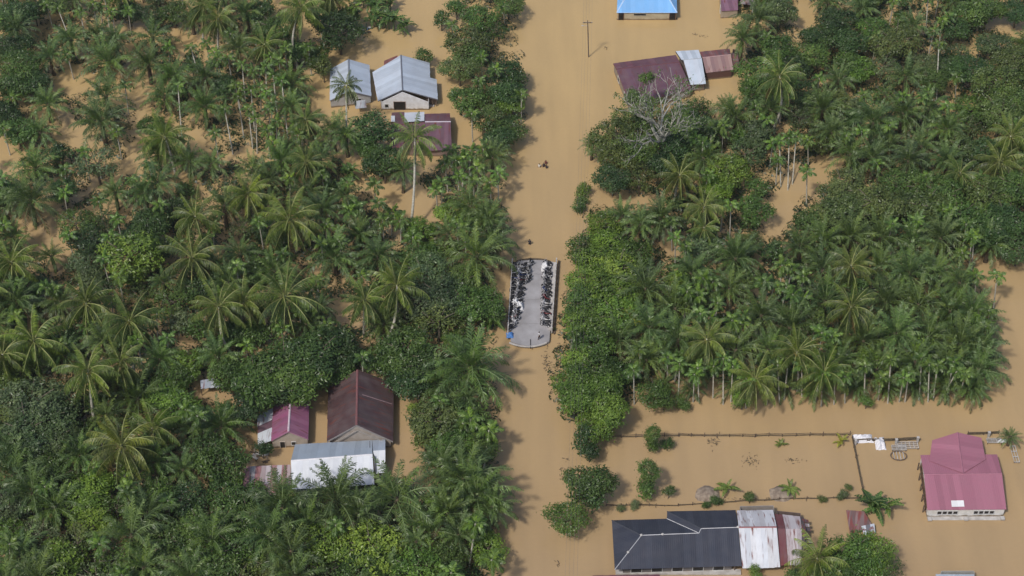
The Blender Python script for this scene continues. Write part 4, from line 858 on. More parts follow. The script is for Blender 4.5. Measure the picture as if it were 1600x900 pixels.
def palm(kind, px, py, hc, sc=1.0, base=None, colr=None, fixed=None, nf=None, seed=None, bend=0.0, desc=None, lean=None):
    g = random.Random(seed if seed is not None else int(px*31+py*17))
    top = W(px, py, hc)
    if base: bs = W(base[0], base[1], 0)
    else:
        l = lean if lean is not None else {'coco': 1.2, 'oil': .25, 'areca': .35}[kind]; bs = Vector((top.x+g.uniform(-l, l), top.y+g.uniform(-l, l), 0))
    t = put({'coco': 'coconut_palm', 'oil': 'oil_palm', 'areca': 'areca_palm'}[kind], None, None, bs)
    tl = top-bs; tl.z = hc
    d0 = tl*1.0; side = Vector((d0.y, -d0.x, 0)); side = side.normalized() if side.length > .1 else Vector((1, 0, 0))
    horiz = Vector((tl.x, tl.y, 0)); pts = []
    for i in range(9):
        f = i/8; p = horiz*(f**(1.0+(.6 if kind == 'coco' else 0)))+Vector((0, 0, f*tl.z)); p += side*math.sin(math.pi*f)*bend; pts.append(p)
    pts = [pts[0]+Vector((-horiz.x*.05, 0, -1.8))]+pts
    r0, r1, mt = {'coco': (.3, .16, M['bark_pale']), 'oil': (.42, .34, M['fibre']), 'areca': (.14, .1, M['bark_pale'])}[kind]
    r0 *= sc**.5; r1 *= sc**.5
    b = MB(); b.tube(pts, [r0*1.15]+[r0+(r1-r0)*(i/8)**.6 for i in range(9)], 7); b.obj('trunk', mt, t, smooth=True)
    n = nf or {'coco': 30, 'oil': 38, 'areca': 11}[kind]; ga = 2.399; a0 = g.uniform(0, 6.28)
    cc = colr or vary({'coco': COCC, 'oil': OILC, 'areca': ARC}[kind], g, .16)
    for i in range(n):
        f = (i+.5)/n
        if kind == 'oil': e = 86-88*f**1.15
        elif kind == 'coco': e = 82-125*f
        else: e = 78-80*f
        e += g.uniform(-7, 7); k = min(range(len(EL)), key=lambda q: abs(EL[q]-e))
        me = g.choice(FR[kind][k]); c = cc
        if kind == 'coco' and f > .88 and g.random() < .6: c = (0.17, 0.12, 0.06)
        elif kind == 'oil' and f > .88 and g.random() < .45: c = (0.13, 0.1, 0.05)
        else: q = (1+.35*(1-f)*(kind != 'oil'))*g.uniform(.8, 1.25); c = (cc[0]*q, cc[1]*(1+(q-1)*.9), cc[2]*g.uniform(.8, 1.2))
        a = a0+i*ga+g.uniform(-.2, .2); rr = r1*.7
        put('frond', me, t, tl+Vector((math.cos(a)*rr, math.sin(a)*rr, -.1-.5*f*sc*(kind != 'areca'))), (g.uniform(-.25, .25), 0, a), sc*g.uniform(.9, 1.08)*(1-.15*(1-f)), c)
    if kind == 'coco': put('fruit_cluster', FRU, t, tl, sc=1.2)
    if kind == 'areca':
        b = MB(); b.tube([tl-Vector((0, 0, .95)), tl-Vector((0, 0, .5)), tl], [.085, .12, .06], 7); b.obj('crownshaft', M['leaf'], t, ARC, True)
        if g.random() < .5: put('fruit_cluster', FRU2, t, tl-Vector((0, 0, .95)), sc=.8)
    ds = desc or {'coco': 'coconut palm with arching fronds', 'oil': 'bushy oil palm', 'areca': 'slender areca palm with thin pale trunk'}[kind]
    if kind == 'oil' and not desc: ds = ('large ' if sc > 1.08 else 'small ' if sc < .82 else '')+ds
    return reg(t, {'coco': 'coconut palm', 'oil': 'oil palm', 'areca': 'areca palm'}[kind], ds, px, py, {'coco': 3.4, 'oil': 4.0, 'areca': 1.3}[kind]*sc, fixed)
def tree(px, py, r, cname='mid green', form='round', hc=None, fixed=None, seed=None, sz=None, pale=False, el=(1, 1)):
    """px,py = middle of the crown, r = crown radius in metres"""
    g = random.Random(seed if seed is not None else int(px*13+py*7)); r = r*1.12; s = r/3.7
    hc = hc if hc is not None else max(1.2, r*.95+.4)
    p = W(px, py, hc+r*.25); t = put('broadleaf_tree' if r > 1.7 else 'bush', None, None, (p.x, p.y, 0))
    if r < 2.7 and form != 'tall': form = 'small'
    q = sz or g.uniform(.85, 1.1); me = g.choice(CR[form])
    put('crown', me, t, (0, 0, hc-.5*s), (0, 0, g.uniform(0, 6.28) if el == (1, 1) else 0), (s*el[0]*g.uniform(.93, 1.07), s*el[1]*g.uniform(.93, 1.07), s*q), vary(BC[cname], g))
    put('trunk', g.choice(TRP if pale else TR), t, (0, 0, 0), (0, 0, g.uniform(0, 6.28)), (s*.9, s*.9, max(.2, (hc+s)/5.0)))
    w_ = 'large' if r > 4.3 else 'small' if r < 2.4 else ''
    ds = (w_+' '+cname+' '+{'round': 'dense leafy tree', 'fine': 'fine-leaved tree', 'clump': 'lumpy-crowned tree', 'airy': 'loose open tree', 'tall': 'upright tree', 'small': 'tree'}[form]).strip()
    if r <= 1.7: ds = ds.replace('tree', 'bush').replace('lumpy-crowned', 'lumpy')
    return reg(t, 'tree' if r > 1.7 else 'bush', ds, px, py, r, fixed)
def banana(px, py, sc=1.0, n=3, colr=None, fixed=None, hs=2.2, desc='broad-leaved banana clump'):
    g = random.Random(int(px*3+py*5)); p = W(px, py, hs*sc); t = put('banana_plant', None, None, (p.x, p.y, 0))
    for k in range(n):
        a = g.uniform(0, 6.28); rr = (0 if n == 1 else g.uniform(.5, 1.3))*sc; bx = Vector((math.cos(a)*rr, math.sin(a)*rr, 0)); h = hs*g.uniform(.75, 1.1)*sc
        b = MB(); b.tube([bx+Vector((0, 0, -1.5)), bx+Vector((0, 0, h))], [.16*sc, .09*sc], 7); b.obj('stem', M['rachis_dark'], t, smooth=True)
        cc = colr or vary((0.07, 0.125, 0.032), g)
        for i in range(8): put('leaf', g.choice(BAN), t, bx+Vector((0, 0, h-.1)), (0, 0, i*2.4+g.uniform(-.3, .3)), sc*g.uniform(.8, 1.1), cc)
    return reg(t, 'banana plant', desc, px, py, 2*sc, fixed)

C_ = lambda x, y, h=10.5, s=1.0, **k: palm('coco', x, y, h, s*(1.2 if x < 780 and y > 300 else 1.1), **k)
def O_(x, y, s=1.0, h=None, **k):
    g = random.Random(int(x*7+y*11)); s *= g.uniform(.84, 1.18)*(1.08 if x < 800 else 1.04); h = h or (4.6*(.75+.5*g.random()) if y < 560 or x < 800 else 3.8)
    sw = .4 if (x < 430 and y > 735) else .28 if (x > 1240 and y < 300) else 0
    if random.Random(int(x*5+y*3)).random() < sw and 'nf' not in k:
        return T_(x, y, g.uniform(2.4, 3.6), g.choice(('mid green', 'bright green', 'mid green', 'olive green', 'lime green', 'grey-green')), g.choice(('clump', 'clump', 'airy')), g.uniform(2.8, 4.2))
    if 1000 < x < 1540 and 350 < y < 575 and 'nf' not in k:
        v = random.Random(int(x*9+y*5)).random()
        if v < .1: return C_(x, y-6, 8.5, g.uniform(.8, .95))
        if v < .2: A_(x-6, y, h=7.5, s=1.25); return A_(x+9, y+6, h=6.5, s=1.2)
    if 'nf' not in k: k['nf'] = g.randint(22, 40)
    return palm('oil', x, y, h, s, **k)
SEG = []
def A_(x, y, bx=None, by=None, s=1.0, **k):
    if bx: SEG.append((x, y, bx, by))
    return palm('areca', x, y, k.pop('h', 7.2), s, base=(bx, by) if bx else None, **k)
T_ = tree

# --- upper left
for a in ((90, 12, 115, 77), (125, 18, 139, 85), (145, 6, 155, 52), (163, -6, 173, 54), (200, 16, 206, 56), (283, -12, 291, 46), (298, 74, 317, 142), (278, 134, 284, 213), (360, 52, 366, 112), (341, 92, 347, 138),
          (351, 170, 364, 241), (335, 207, 345, 272), (101, 264, 105, 305), (131, 236, 141, 284), (378, 100, 384, 160), (372, 150, 381, 215), (392, 140, 398, 205), (388, 170, 395, 232)): A_(*a)
for a in ((78, 88, 1), (150, 55, .9), (168, 96, 1.05), (238, 58, 1.0), (232, 100, .95), (165, 148, 1.0), (158, 190, 1.05), (75, 162, .95), (62, 205, .95), (55, 262, .95, 4.2), (257, 150, .95), (270, 118, .8), (245, 285, .8), (320, 120, .9), (320, 165, .85),
          (372, 75, .85), (330, 255, .85), (395, 265, .9), (48, 312, 1.15, 6), (180, 60, .85), (110, 60, .8), (300, 30, .85), (25, 45, .9)): O_(*a)
C_(341, 28, 8, .95, base=(342, 88)); C_(257, 212, 8, 1.0, base=(275, 275)); C_(318, 8, 9, .9)
for a in ((20, 20, 4.2, 'dark green'), (52, 12, 3, 'dark green', 'fine'), (18, 68, 3.8, 'dark green', 'fine'), (30, 100, 4.2, 'mid green', 'fine'), (20, 130, 3.5, 'mid green'), (50, 130, 3, 'dark green'), (10, 175, 3.2, 'dark green'), (25, 200, 3, 'mid green', 'clump'),
          (150, 250, 4.0, 'grey-green', 'airy'), (100, 295, 2.6, 'dark green'), (5, 300, 2.6, 'mid green'), (200, 15, 2.8, 'dark green'), (400, 15, 3, 'dark green'), (270, 15, 3, 'mid green'), (235, 20, 2.8, 'dark green', 'fine'), (350, 130, 2.6, 'dark green'), (300, 100, 2.2, 'dark green')): T_(*a)
# --- upper centre left
C_(470, 12, 12, 1.05, base=(466, 108), bend=-1.2, fixed='tall coconut palm with bowed white trunk standing at the top, left of the banana rows')
for a in ((423, 88, 430, 150), (415, 105, 418, 175), (427, 118, 434, 188), (407, 135, 408, 172), (417, 145, 419, 180), (440, 125, 450, 218), (424, 160, 425, 203), (400, 185, 402, 240), (432, 190, 433, 232), (445, 75, 450, 120), (436, 95, 442, 150), (396, 110, 399, 150), (786, 10, 789, 42), (774, 108, 776, 150)): A_(*a)
for a in ((530, 42, 4.6, 'dark green', 'clump'), (505, 22, 3.5, 'dark green'), (430, 40, 4, 'mid green', 'fine'), (455, 75, 3, 'dark green'), (495, 85, 2.8, 'mid green'), (505, 105, 2.4, 'olive green'), (545, 25, 2.6, 'dark green'),
          (690, 28, 2.0, 'mid green', 'airy'), (713, 8, 2.4, 'mid green', 'airy'), (750, 25, 3.4, 'mid green', 'clump'), (770, 42, 2.8, 'mid green', 'airy'), (728, 62, 3.6, 'olive green', 'clump'), (718, 102, 3.4, 'olive green', 'fine'), (735, 82, 2.9, 'mid green', 'clump'), (730, 152, 3.1, 'mid green'),
          (788, 108, 3.5, 'dark green'), (808, 125, 2.4, 'mid green', 'round'), (793, 145, 3.4, 'dark green'), (760, 140, 2.8, 'olive green', 'airy'), (765, 180, 3.2, 'mid green', 'clump'), (800, 160, 2.6, 'bright green'), (798, 195, 2.8, 'mid green', 'clump'), (780, 215, 2.6, 'dark green'), (795, 3, 3.0, 'mid green', 'clump'), (663, 86, 2.0, 'mid green'),
          (582, 195, 4.0, 'dark green', 'clump'), (600, 250, 3.8, 'dark green'), (570, 225, 2.6, 'mid green')): T_(*a)
C_(541, 132, 11.5, .72, base=(543, 243), fixed='coconut palm with straight pale trunk rising in front of the left pale-roofed house', nf=20)
C_(477, 186, 8.5, .78, base=(473, 240)); C_(479, 252, 7, .85); C_(648, 214, 14, 1.0, base=(641, 362), bend=.5, fixed='tall coconut palm with long drooping yellowish fronds over the patched maroon shed', nf=24)
for a in ((520, 205, 1.0, 5), (455, 130, .9), (455, 165, .8), (500, 250, .85), (440, 250, .9), (770, 245, .9), (420, 280, .95), (540, 210, .8), (450, 230, .8), (385, 20, .8), (630, 265, .7)): O_(*a)
for a in ((725, 245, 722, 300), (735, 235, 733, 290), (712, 250, 718, 305), (695, 255, 700, 300), (755, 232, 757, 285), (745, 262, 747, 310), (778, 270, 779, 315), (690, 285, 690, 320), (585, 290, 587, 325), (718, 275, 724, 318), (765, 285, 768, 318), (740, 283, 741, 320), (705, 232, 709, 275)): A_(*a, h=6.2, s=1.15)
for a in ((585, 8, 1.2, 4), (612, 28, 1.2, 4), (632, 40, .9, 3), (590, 30, 1.1, 3), (568, -8, 1.1, 3), (605, 2, 1, 3), (545, 272, 1.0, 3), (520, 290, .9, 3)): banana(*a)
# --- bare tree and upper right of the road
for a in ((960, 205, 3.8, 'olive green', 'clump'), (985, 180, 3.2, 'mid green', 'clump'), (1000, 228, 3.2, 'mid green', 'clump'), (1065, 185, 3.8, 'mid green', 'clump'), (1088, 160, 2.6, 'mid green', 'airy'), (940, 228, 2.6, 'olive green', 'airy'), (965, 245, 3.0, 'olive green', 'clump'), (958, 275, 3.2, 'dark green'), (1000, 275, 3.0, 'olive green', 'airy'),
          (1060, 225, 3.4, 'dark green'), (1095, 200, 3.2, 'dark green', 'clump'), (1020, 160, 2.6, 'mid green', 'airy'), (1035, 252, 2.8, 'dark green'), (1010, 120, 1.7, 'mid green', 'airy', 9), (985, 150, 2.0, 'grey-green', 'airy'), (1140, 262, 3.4, 'yellow-green' if False else 'bright green', 'clump'), (1165, 235, 3.4, 'grey-green', 'airy'), (1185, 205, 3.2, 'grey-green'), (1120, 290, 2.8, 'bright green'),
          (1190, 110, 4.4, 'mid green', 'clump'), (1215, 70, 3.8, 'mid green', 'fine'), (1180, 140, 3.0, 'mid green', 'clump'), (911, 296, 1.75, 'bright green', 'clump', 1.2), (909, 312, 1.3, 'mid green', 'clump', .8), (904, 324, 1.5, 'mid green', 'round', .8), (1220, 15, 3.2, 'grey-green')): T_(*a)
for a in ((1150, 182, .95, 5), (1184, 30, 1.1, 7), (1160, 60, .85, 6), (1135, 170, .7), (926, 224, .5, 4), (1120, 205, .85), (1100, 245, .8), (1205, 170, .9)): O_(*a)
for a in ((1112, 198, 1108, 266), (1098, 222, 1096, 276), (1075, 205, 1077, 262), (1130, 195, 1128, 240)): A_(*a)
C_(1062, 272, 8, .85); C_(1218, 118, 12, 1.0, base=(1207, 205), bend=1.0, fixed='coconut palm with yellowish fronds and curved trunk, right of the pink tiled barn'); C_(1100, 322, 8, .85, base=(1112, 386), bend=-1)
# --- right top
for a in ((1450, -2, 1446, 58), (1467, 68, 1463, 162), (1218, 220, 1220, 292), (1233, 215, 1231, 297), (1244, 212, 1238, 288), (1262, 218, 1263, 258), (1350, 148, 1350, 180), (1440, 152, 1437, 194), (1346, 205, 1347, 256), (1390, 196, 1387, 234), (1480, 165, 1480, 198), (1322, 212, 1326, 254), (1261, 268, 1260, 320), (1530, 0, 1528, 30),
          (1142, 320, 1140, 376), (1370, 255, 1371, 290), (1410, 150, 1408, 200), (1495, 120, 1492, 160)): A_(*a)
for a in ((1310, 30, 3.4, 'dark green'), (1290, 50, 3, 'dark green', 'clump'), (1330, 60, 3.2, 'dark green'), (1400, 60, 4.6, 'olive green', 'fine'), (1365, 40, 3.2, 'mid green', 'clump'), (1440, 95, 3.2, 'grey-green', 'fine'), (1520, 20, 3.4, 'mid green'), (1490, 40, 3, 'dark green'), (1555, 65, 3.4, 'grey-green', 'fine'), (1580, 90, 3.6, 'olive green', 'fine'),
          (1560, 125, 4.6, 'olive green', 'fine'), (1520, 105, 3.8, 'dark green', 'fine'), (1590, 150, 4, 'mid green', 'fine'), (1565, 175, 4.2, 'olive green', 'fine'), (1520, 165, 3.2, 'mid green', 'clump'), (1500, 80, 3, 'grey-green', 'airy'), (1545, 8, 3.2, 'mid green'), (1590, 15, 3, 'dark green'), (1330, 95, 2.8, 'mid green', 'clump'), (1270, 80, 3.2, 'mid green', 'clump'),
          (1240, 100, 3, 'dark green', 'clump'), (1255, 140, 3, 'dark green', 'clump'), (1270, 55, 2.5, 'dark green'), (1380, 100, 3.2, 'grey-green', 'airy'), (1500, 225, 3.2, 'olive green', 'clump'), (1545, 230, 3.2, 'dark green', 'fine'), (1320, 290, 4.4, 'olive green', 'fine'), (1370, 310, 4.6, 'olive green', 'fine'), (1410, 285, 4.2, 'mid green', 'fine'),
          (1440, 315, 4.4, 'olive green', 'fine'), (1330, 325, 4.4, 'olive green', 'fine'), (1475, 300, 4.2, 'mid green', 'fine'), (1500, 330, 3.6, 'mid green', 'clump'), (1300, 330, 3.2, 'olive green', 'fine'), (1550, 300, 4.2, 'olive green', 'fine'), (1590, 290, 4.2, 'mid green', 'fine'), (1580, 340, 4.6, 'dark green', 'fine'), (1550, 350, 4, 'mid green', 'fine'), (1595, 380, 3.6, 'dark green', 'fine'), (1525, 360, 3.2, 'bright green', 'clump'), (1180, 325, 3.2, 'mid green', 'clump'), (1268, 340, 2.6, 'mid green', 'clump')): T_(*a)
for a in ((1310, 125, 1.0), (1345, 105, .9), (1335, 165, 1.0), (1365, 190, 1.05), (1285, 170, 1.0), (1415, 120, 1.0), (1412, 175, 1.0), (1450, 170, .9), (1440, 228, 1.0), (1480, 252, 1.0), (1420, 250, 1.0), (1390, 225, .9), (1300, 205, .95), (1330, 240, .9), (1250, 180, .9), (1280, 215, .8), (1365, 245, .9), (1480, 200, .9), (1515, 195, .9), (1385, 145, .9), (1460, 120, .8)): O_(*a)
C_(1580, 212, 7, .95); C_(1562, 252, 7, .95); C_(1500, 270, 6.5, .8)
# --- middle left
for a in ((305, 338, 9, .9), (300, 402, 8, 1.05), (18, 408, 9, .95), (134, 472, 9, .95), (202, 500, 9, .95), (52, 532, 8, 1.05), (342, 478, 10, .95), (380, 470, 8, .9), (137, 578, 11, .95), (452, 342, 9, 1.1), (445, 462, 9, 1.15), (570, 468, 8, .85), (620, 445, 10, .95), (238, 668, 7, .85)):
    k = {}
    if a[0] == 342: k = dict(base=(372, 562), bend=-1.6, fixed='coconut palm whose curving white trunk leans right, above the tiny tin shelter')
    if a[0] == 137: k = dict(base=(150, 672))
    if a[0] == 620: k = dict(base=(600, 537), bend=1.4, fixed='coconut palm with white crooked trunk standing between the bridge and the wide leafy tree')
    C_(*a, **k)
C_(190, 694, 10, 1.05, base=(193, 760), fixed='coconut palm with full yellow-green head standing right of the big grey-green tree', colr=(0.1, 0.125, 0.035))
for a in ((100, 300, 107, 342), (5, 352, 10, 384), (72, 448, 70, 490), (84, 450, 88, 497), (245, 490, 247, 545), (261, 527, 266, 575), (205, 540, 213, 595), (215, 530, 226, 597), (495, 438, 506, 524), (565, 432, 566, 480), (530, 360, 532, 400), (510, 350, 510, 390), (385, 540, 388, 570)): A_(*a)
for a in ((612, 332, 612, 372), (556, 322, 556, 360), (545, 330, 546, 365), (598, 345, 600, 380), (625, 345, 627, 380), (645, 370, 646, 405)): A_(*a, s=1.3, h=5)
for a in ((200, 392, 4.9, 'lime green', 'clump'), (205, 420, 3.0, 'lime green', 'clump'), (118, 345, 3.4, 'mid green', 'airy'), (135, 372, 3, 'dark green'), (155, 340, 3, 'olive green', 'airy'), (235, 340, 3.2, 'dark green'), (310, 445, 3, 'dark green'), (45, 445, 2.8, 'dark green'), (100, 520, 2.6, 'dark green'), (170, 450, 2.6, 'dark green', 'airy'),
          (290, 565, 2.8, 'bright green', 'clump'), (360, 585, 3.4, 'mid green'), (270, 585, 2.8, 'mid green', 'clump'), (5, 590, 3, 'olive green'), (215, 460, 2.6, 'olive green', 'airy'), (280, 500, 2.4, 'grey-green', 'airy'), (400, 400, 2.8, 'mid green', 'airy'), (380, 355, 2.6, 'olive green', 'airy'), (395, 420, 2.6, 'dark green'),
          (708, 328, 2.8, 'lime green', 'clump'), (655, 395, 3, 'mid green', 'clump'), (665, 425, 4.2, 'grey-green', 'fine'), (690, 455, 4.2, 'grey-green', 'fine'), (655, 465, 4.0, 'grey-green', 'fine'), (685, 495, 4, 'olive green', 'airy'), (730, 470, 3.6, 'mid green', 'fine'), (760, 465, 3.0, 'mid green', 'clump'), (655, 355, 2.6, 'bright green', 'clump'), (720, 435, 3.2, 'mid green', 'fine'), (776, 488, 2.0, 'mid green', 'clump'),
          (490, 548, 5.0, 'dark green', 'round'), (445, 560, 4.8, 'mid green', 'round'), (400, 590, 4.6, 'mid green', 'round'), (470, 590, 4.6, 'mid green', 'round'), (425, 605, 4.0, 'dark green', 'round'), (530, 545, 3.8, 'dark green'), (520, 575, 2.8, 'mid green'), (635, 545, 4.4, 'mid green'), (610, 560, 3.6, 'mid green'), (655, 565, 3.6, 'dark green'), (640, 590, 3.2, 'dark green'), (395, 625, 3.4, 'dark green', 'round')): T_(*a)
for a in ((762, 342, 1.1, 5), (745, 400, 1.3, 6), (735, 322, .9), (560, 365, .95), (522, 402, 1.0), (735, 572, 1.3, 6), (770, 375, .9), (350, 320, .85), (420, 320, .85), (480, 300, .8), (25, 470, .9), (80, 400, .6), (700, 365, .8), (590, 400, .9), (600, 505, .7), (375, 395, .8), (95, 470, .8), (160, 530, .85), (20, 370, .7), (180, 300, .8), (225, 300, .8), (255, 440, .7), (250, 560, .8), (170, 600, .8), (215, 620, .9), (500, 480, .7)): O_(*a)
for a in ((765, 500, 1.1, 3), (565, 370, 1.2, 2), (540, 522, .9, 3), (480, 375, .9, 2)): banana(*a)
# --- right of the bridge
for a in ((943, 350, 2.8, 'bright green', 'clump'), (948, 378, 3.0, 'bright green', 'clump'), (938, 405, 3.4, 'bright green', 'clump'), (965, 415, 3.6, 'lime green', 'clump'), (918, 432, 3.1, 'bright green', 'clump'), (945, 448, 3.8, 'lime green', 'clump'), (975, 450, 3.4, 'bright green', 'clump'), (915, 466, 3.1, 'mid green', 'clump'), (965, 485, 3.6, 'bright green', 'clump'), (908, 502, 3.0, 'lime green', 'clump'),
          (925, 495, 3.4, 'mid green', 'clump'), (990, 395, 3.0, 'mid green', 'clump'), (960, 375, 2.8, 'mid green', 'airy'), (928, 535, 3.0, 'mid green', 'clump'), (907, 560, 2.8, 'bright green', 'clump'), (930, 570, 3.0, 'mid green', 'clump'), (895, 590, 3.0, 'bright green', 'clump'), (897, 618, 3.3, 'bright green', 'round'), (945, 603, 3.2, 'bright green'), (952, 640, 3.3, 'lime green', 'round'), (930, 660, 2.8, 'bright green'),
          (915, 684, 2.4, 'dark green', 'round'), (922, 702, 1.9, 'dark green'), (921, 750, 3.3, 'mid green', 'round'), (926, 778, 2.3, 'dark green'), (884, 804, 2.8, 'mid green', 'clump'), (1016, 678, 1.8, 'mid green', 'tall', 3.4), (1020, 692, 1.5, 'mid green', 'round', 1.3), (1041, 692, 1.3, 'mid green', 'round', 1), (1018, 735, 2.1, 'mid green', 'tall', 3.8), (1012, 760, 2.2, 'mid green', 'round', 1.6), (1045, 766, 1.1, 'mid green', 'airy'),
          (1024, 612, 2.6, 'mid green', 'clump'), (1038, 622, 1.8, 'mid green', 'clump'), (1172, 778, 1.0, 'mid green', 'tall', 1.0), (970, 793, .8, 'grey-green', 'airy', .5), (992, 789, .9, 'grey-green', 'airy', .5), (1104, 789, .8, 'mid green', 'airy', .5), (1120, 781, 1.0, 'mid green', 'airy', .6), (1284, 779, .8, 'olive green', 'airy', .5), (1317, 773, 1.0, 'grey-green', 'airy', .5), (1326, 760, .7, 'olive green', 'airy', .5), (1355, 625, 1.2, 'mid green'), (1052, 440, 2.4, 'lime green', 'clump', 4.5), (1070, 462, 2.2, 'bright green', 'clump', 4.5), (1165, 440, 2.2, 'olive green', 'clump', 4.5), (1275, 500, 2.2, 'olive green', 'clump', 4.5), (1360, 560, 2.2, 'lime green', 'clump', 4), (1440, 545, 2.3, 'bright green', 'clump', 4), (1535, 500, 2.4, 'bright green', 'clump', 4), (1215, 540, 2.2, 'bright green', 'clump', 4), (1090, 548, 2.2, 'lime green', 'clump', 4), (1340, 450, 2.4, 'mid green', 'airy', 4.5), (1160, 622, 1.9, 'bright green', 'clump', 2), (1065, 628, 1.5, 'mid green', 'clump', 1.2)): T_(*a)
for a in ((972, 335, .95), (1032, 340, 1.0), (1000, 350, .8), (1010, 450, 1.15), (1080, 425, 1.05), (1150, 402, 1.05), (1105, 434, .95), (1140, 450, 1.05), (1055, 480, 1.0), (1100, 490, 1.05), (1015, 510, 1.0), (965, 530, .95), (1060, 530, 1.0), (1150, 500, 1.05), (1105, 535, 1.0), (1200, 440, 1.1), (1190, 490, 1.05), (1245, 460, 1.1), (1235, 510, 1.05),
          (1285, 375, 1.05), (1250, 385, 1.0), (1228, 414, .9), (1285, 420, 1.05), (1330, 370, 1.0), (1330, 420, 1.05), (1375, 370, 1.0), (1375, 415, 1.1), (1425, 375, 1.05), (1420, 425, 1.1), (1470, 370, 1.0), (1460, 425, 1.05), (1500, 440, 1.05), (1290, 470, 1.1), (1330, 485, 1.15), (1385, 470, 1.1), (1435, 475, 1.1), (1485, 485, 1.1), (1520, 490, 1.0),
          (1290, 520, 1.05), (1350, 530, 1.1), (1400, 520, 1.1), (1450, 525, 1.05), (1500, 535, 1.1), (1530, 545, .95), (1530, 575, .95), (1245, 555, 1.0), (1150, 545, 1.0), (1080, 570, .9), (1010, 560, .9), (1310, 565, .95), (1200, 545, .95), (1430, 565, .95), (1370, 575, .9), (1480, 575, .95), (1035, 600, .6, 2), (1150, 602, .65, 2), (1228, 600, .7, 2), (1272, 606, .7, 2), (1340, 602, .65, 2), (1428, 600, .7, 2), (1516, 604, .8, 2.5), (1080, 606, .55, 2), (1385, 604, .6, 2), (1475, 602, .6, 2), (1080, 455, .9)): O_(*a)
for a in ((1043, 558, 1043, 598), (990, 578, 991, 632), (1130, 560, 1130, 632), (1115, 572, 1114, 622), (1085, 585, 1083, 628), (1090, 575, 1092, 628), (1253, 570, 1253, 620), (1255, 545, 1252, 590), (1392, 562, 1387, 630), (1376, 590, 1372, 625), (1465, 570, 1458, 625), (1490, 565, 1478, 625), (1495, 580, 1472, 622), (1412, 590, 1405, 628), (1420, 582, 1414, 628), (1320, 588, 1320, 630), (1285, 585, 1283, 635), (1558, 430, 1552, 484),
          (1510, 350, 1502, 404), (1518, 372, 1514, 422), (1522, 368, 1518, 424), (1485, 330, 1488, 372), (1525, 430, 1523, 470), (1545, 485, 1543, 525), (1540, 510, 1538, 550), (1200, 584, 1198, 632), (1166, 590, 1165, 638), (1145, 572, 1142, 628), (1062, 568, 1060, 622), (1215, 570, 1218, 630), (1305, 580, 1303, 632), (1352, 572, 1350, 628), (1440, 560, 1436, 625), (1452, 570, 1450, 628), (1508, 585, 1500, 618), (1232, 560, 1225, 625), (1000, 545, 1000, 590), (1100, 330, 1102, 380) if False else (1048, 345, 1050, 392), (1055, 370, 1055, 415)): A_(*a, **({'fixed': 'lone slender areca palm standing in open water at the right edge'} if a[0] == 1558 else {}))
C_(1180, 592, 7, .95); C_(1288, 580, 7, .95); C_(1100, 355, 6, .6)
banana(980, 497, 1.0, 2, (0.26, 0.28, 0.04), fixed='bright yellow-green banana plant among darker trees right of the bridge', hs=4); banana(935, 520, .9, 3, hs=3.5); banana(1280, 345, .9, 2); banana(1055, 310, 1, 3)
banana(1136, 762, .9, 1, (0.12, 0.19, 0.04), hs=1.2, fixed='small banana plant growing beside the grey heap of earth'); banana(1234, 762, .8, 1, (0.12, 0.19, 0.04), hs=1.1, fixed='small banana plant growing on the brown heap of earth'); banana(1220, 694, .55, 1, (0.13, 0.18, .04), hs=.6, fixed='tiny yellowish banana sprout alone in the yard water'); banana(1314, 690, .65, 1, (0.24, 0.25, .04), hs=.5, fixed='yellow banana sprout left of the white sheets on the fence')
banana(1372, 785, 1.25, 4, hs=1.4, fixed='large banana clump right above the collapsed rusty shed')
palm('oil', 1578, 682, 2.2, .42, fixed='small round palm right of the pink roof at the fence', nf=26)
# --- lower left
for a in ((45, 625, 5.0, 'grey-green', 'fine'), (80, 640, 4.6, 'grey-green', 'fine'), (40, 665, 4.6, 'grey-green', 'fine', None), (85, 680, 3.8, 'grey-green', 'fine'), (10, 640, 4, 'olive green', 'fine'), (138, 765, 3.5, 'lime green', 'round'), (160, 755, 2.4, 'bright green', 'round'), (345, 720, 3.6, 'mid green', 'clump'), (320, 700, 3.0, 'dark green', 'clump'), (355, 640, 2.0, 'mid green'), (280, 635, 2.8, 'bright green', 'clump'),
          (250, 612, 2.6, 'bright green', 'clump'), (205, 600, 2.6, 'dark green'), (180, 790, 3, 'mid green', 'airy'), (120, 845, 3.2, 'olive green', 'airy'), (180, 868, 3.2, 'bright green', 'airy'), (10, 830, 2.8, 'bright green', 'clump'), (240, 770, 3, 'mid green', 'clump'), (290, 775, 3, 'dark green', 'clump'), (350, 770, 2.8, 'mid green', 'clump'), (365, 850, 3.2, 'mid green', 'clump'), (335, 880, 3, 'mid green', 'clump'),
          (506, 845, 3.4, 'lime green', 'clump'), (578, 850, 4.0, 'lime green', 'clump'), (650, 885, 3.4, 'bright green', 'clump'), (425, 880, 2.8, 'olive green', 'clump'), (690, 875, 3, 'mid green', 'clump'), (405, 870, 2.4, 'bright green', 'clump'), (510, 890, 2.6, 'olive green', 'airy'), (560, 885, 2.8, 'mid green', 'clump'), (720, 640, 3.0, 'mid green', 'clump'), (680, 650, 3.6, 'olive green', 'clump'), (665, 680, 2.4, 'olive green', 'airy'),
          (705, 690, 3.2, 'mid green', 'fine'), (742, 690, 3.0, 'mid green', 'fine'), (755, 660, 2.4, 'mid green', 'airy'), (722, 724, 3.0, 'dark green', 'fine'), (648, 640, 1.6, 'yellow-green', 'airy'), (410, 700, 1.5, 'dark green'), (60, 730, 3, 'dark green'), (95, 740, 2.8, 'mid green', 'airy'), (710, 893, 2.0, 'mid green', 'airy')): T_(*a)
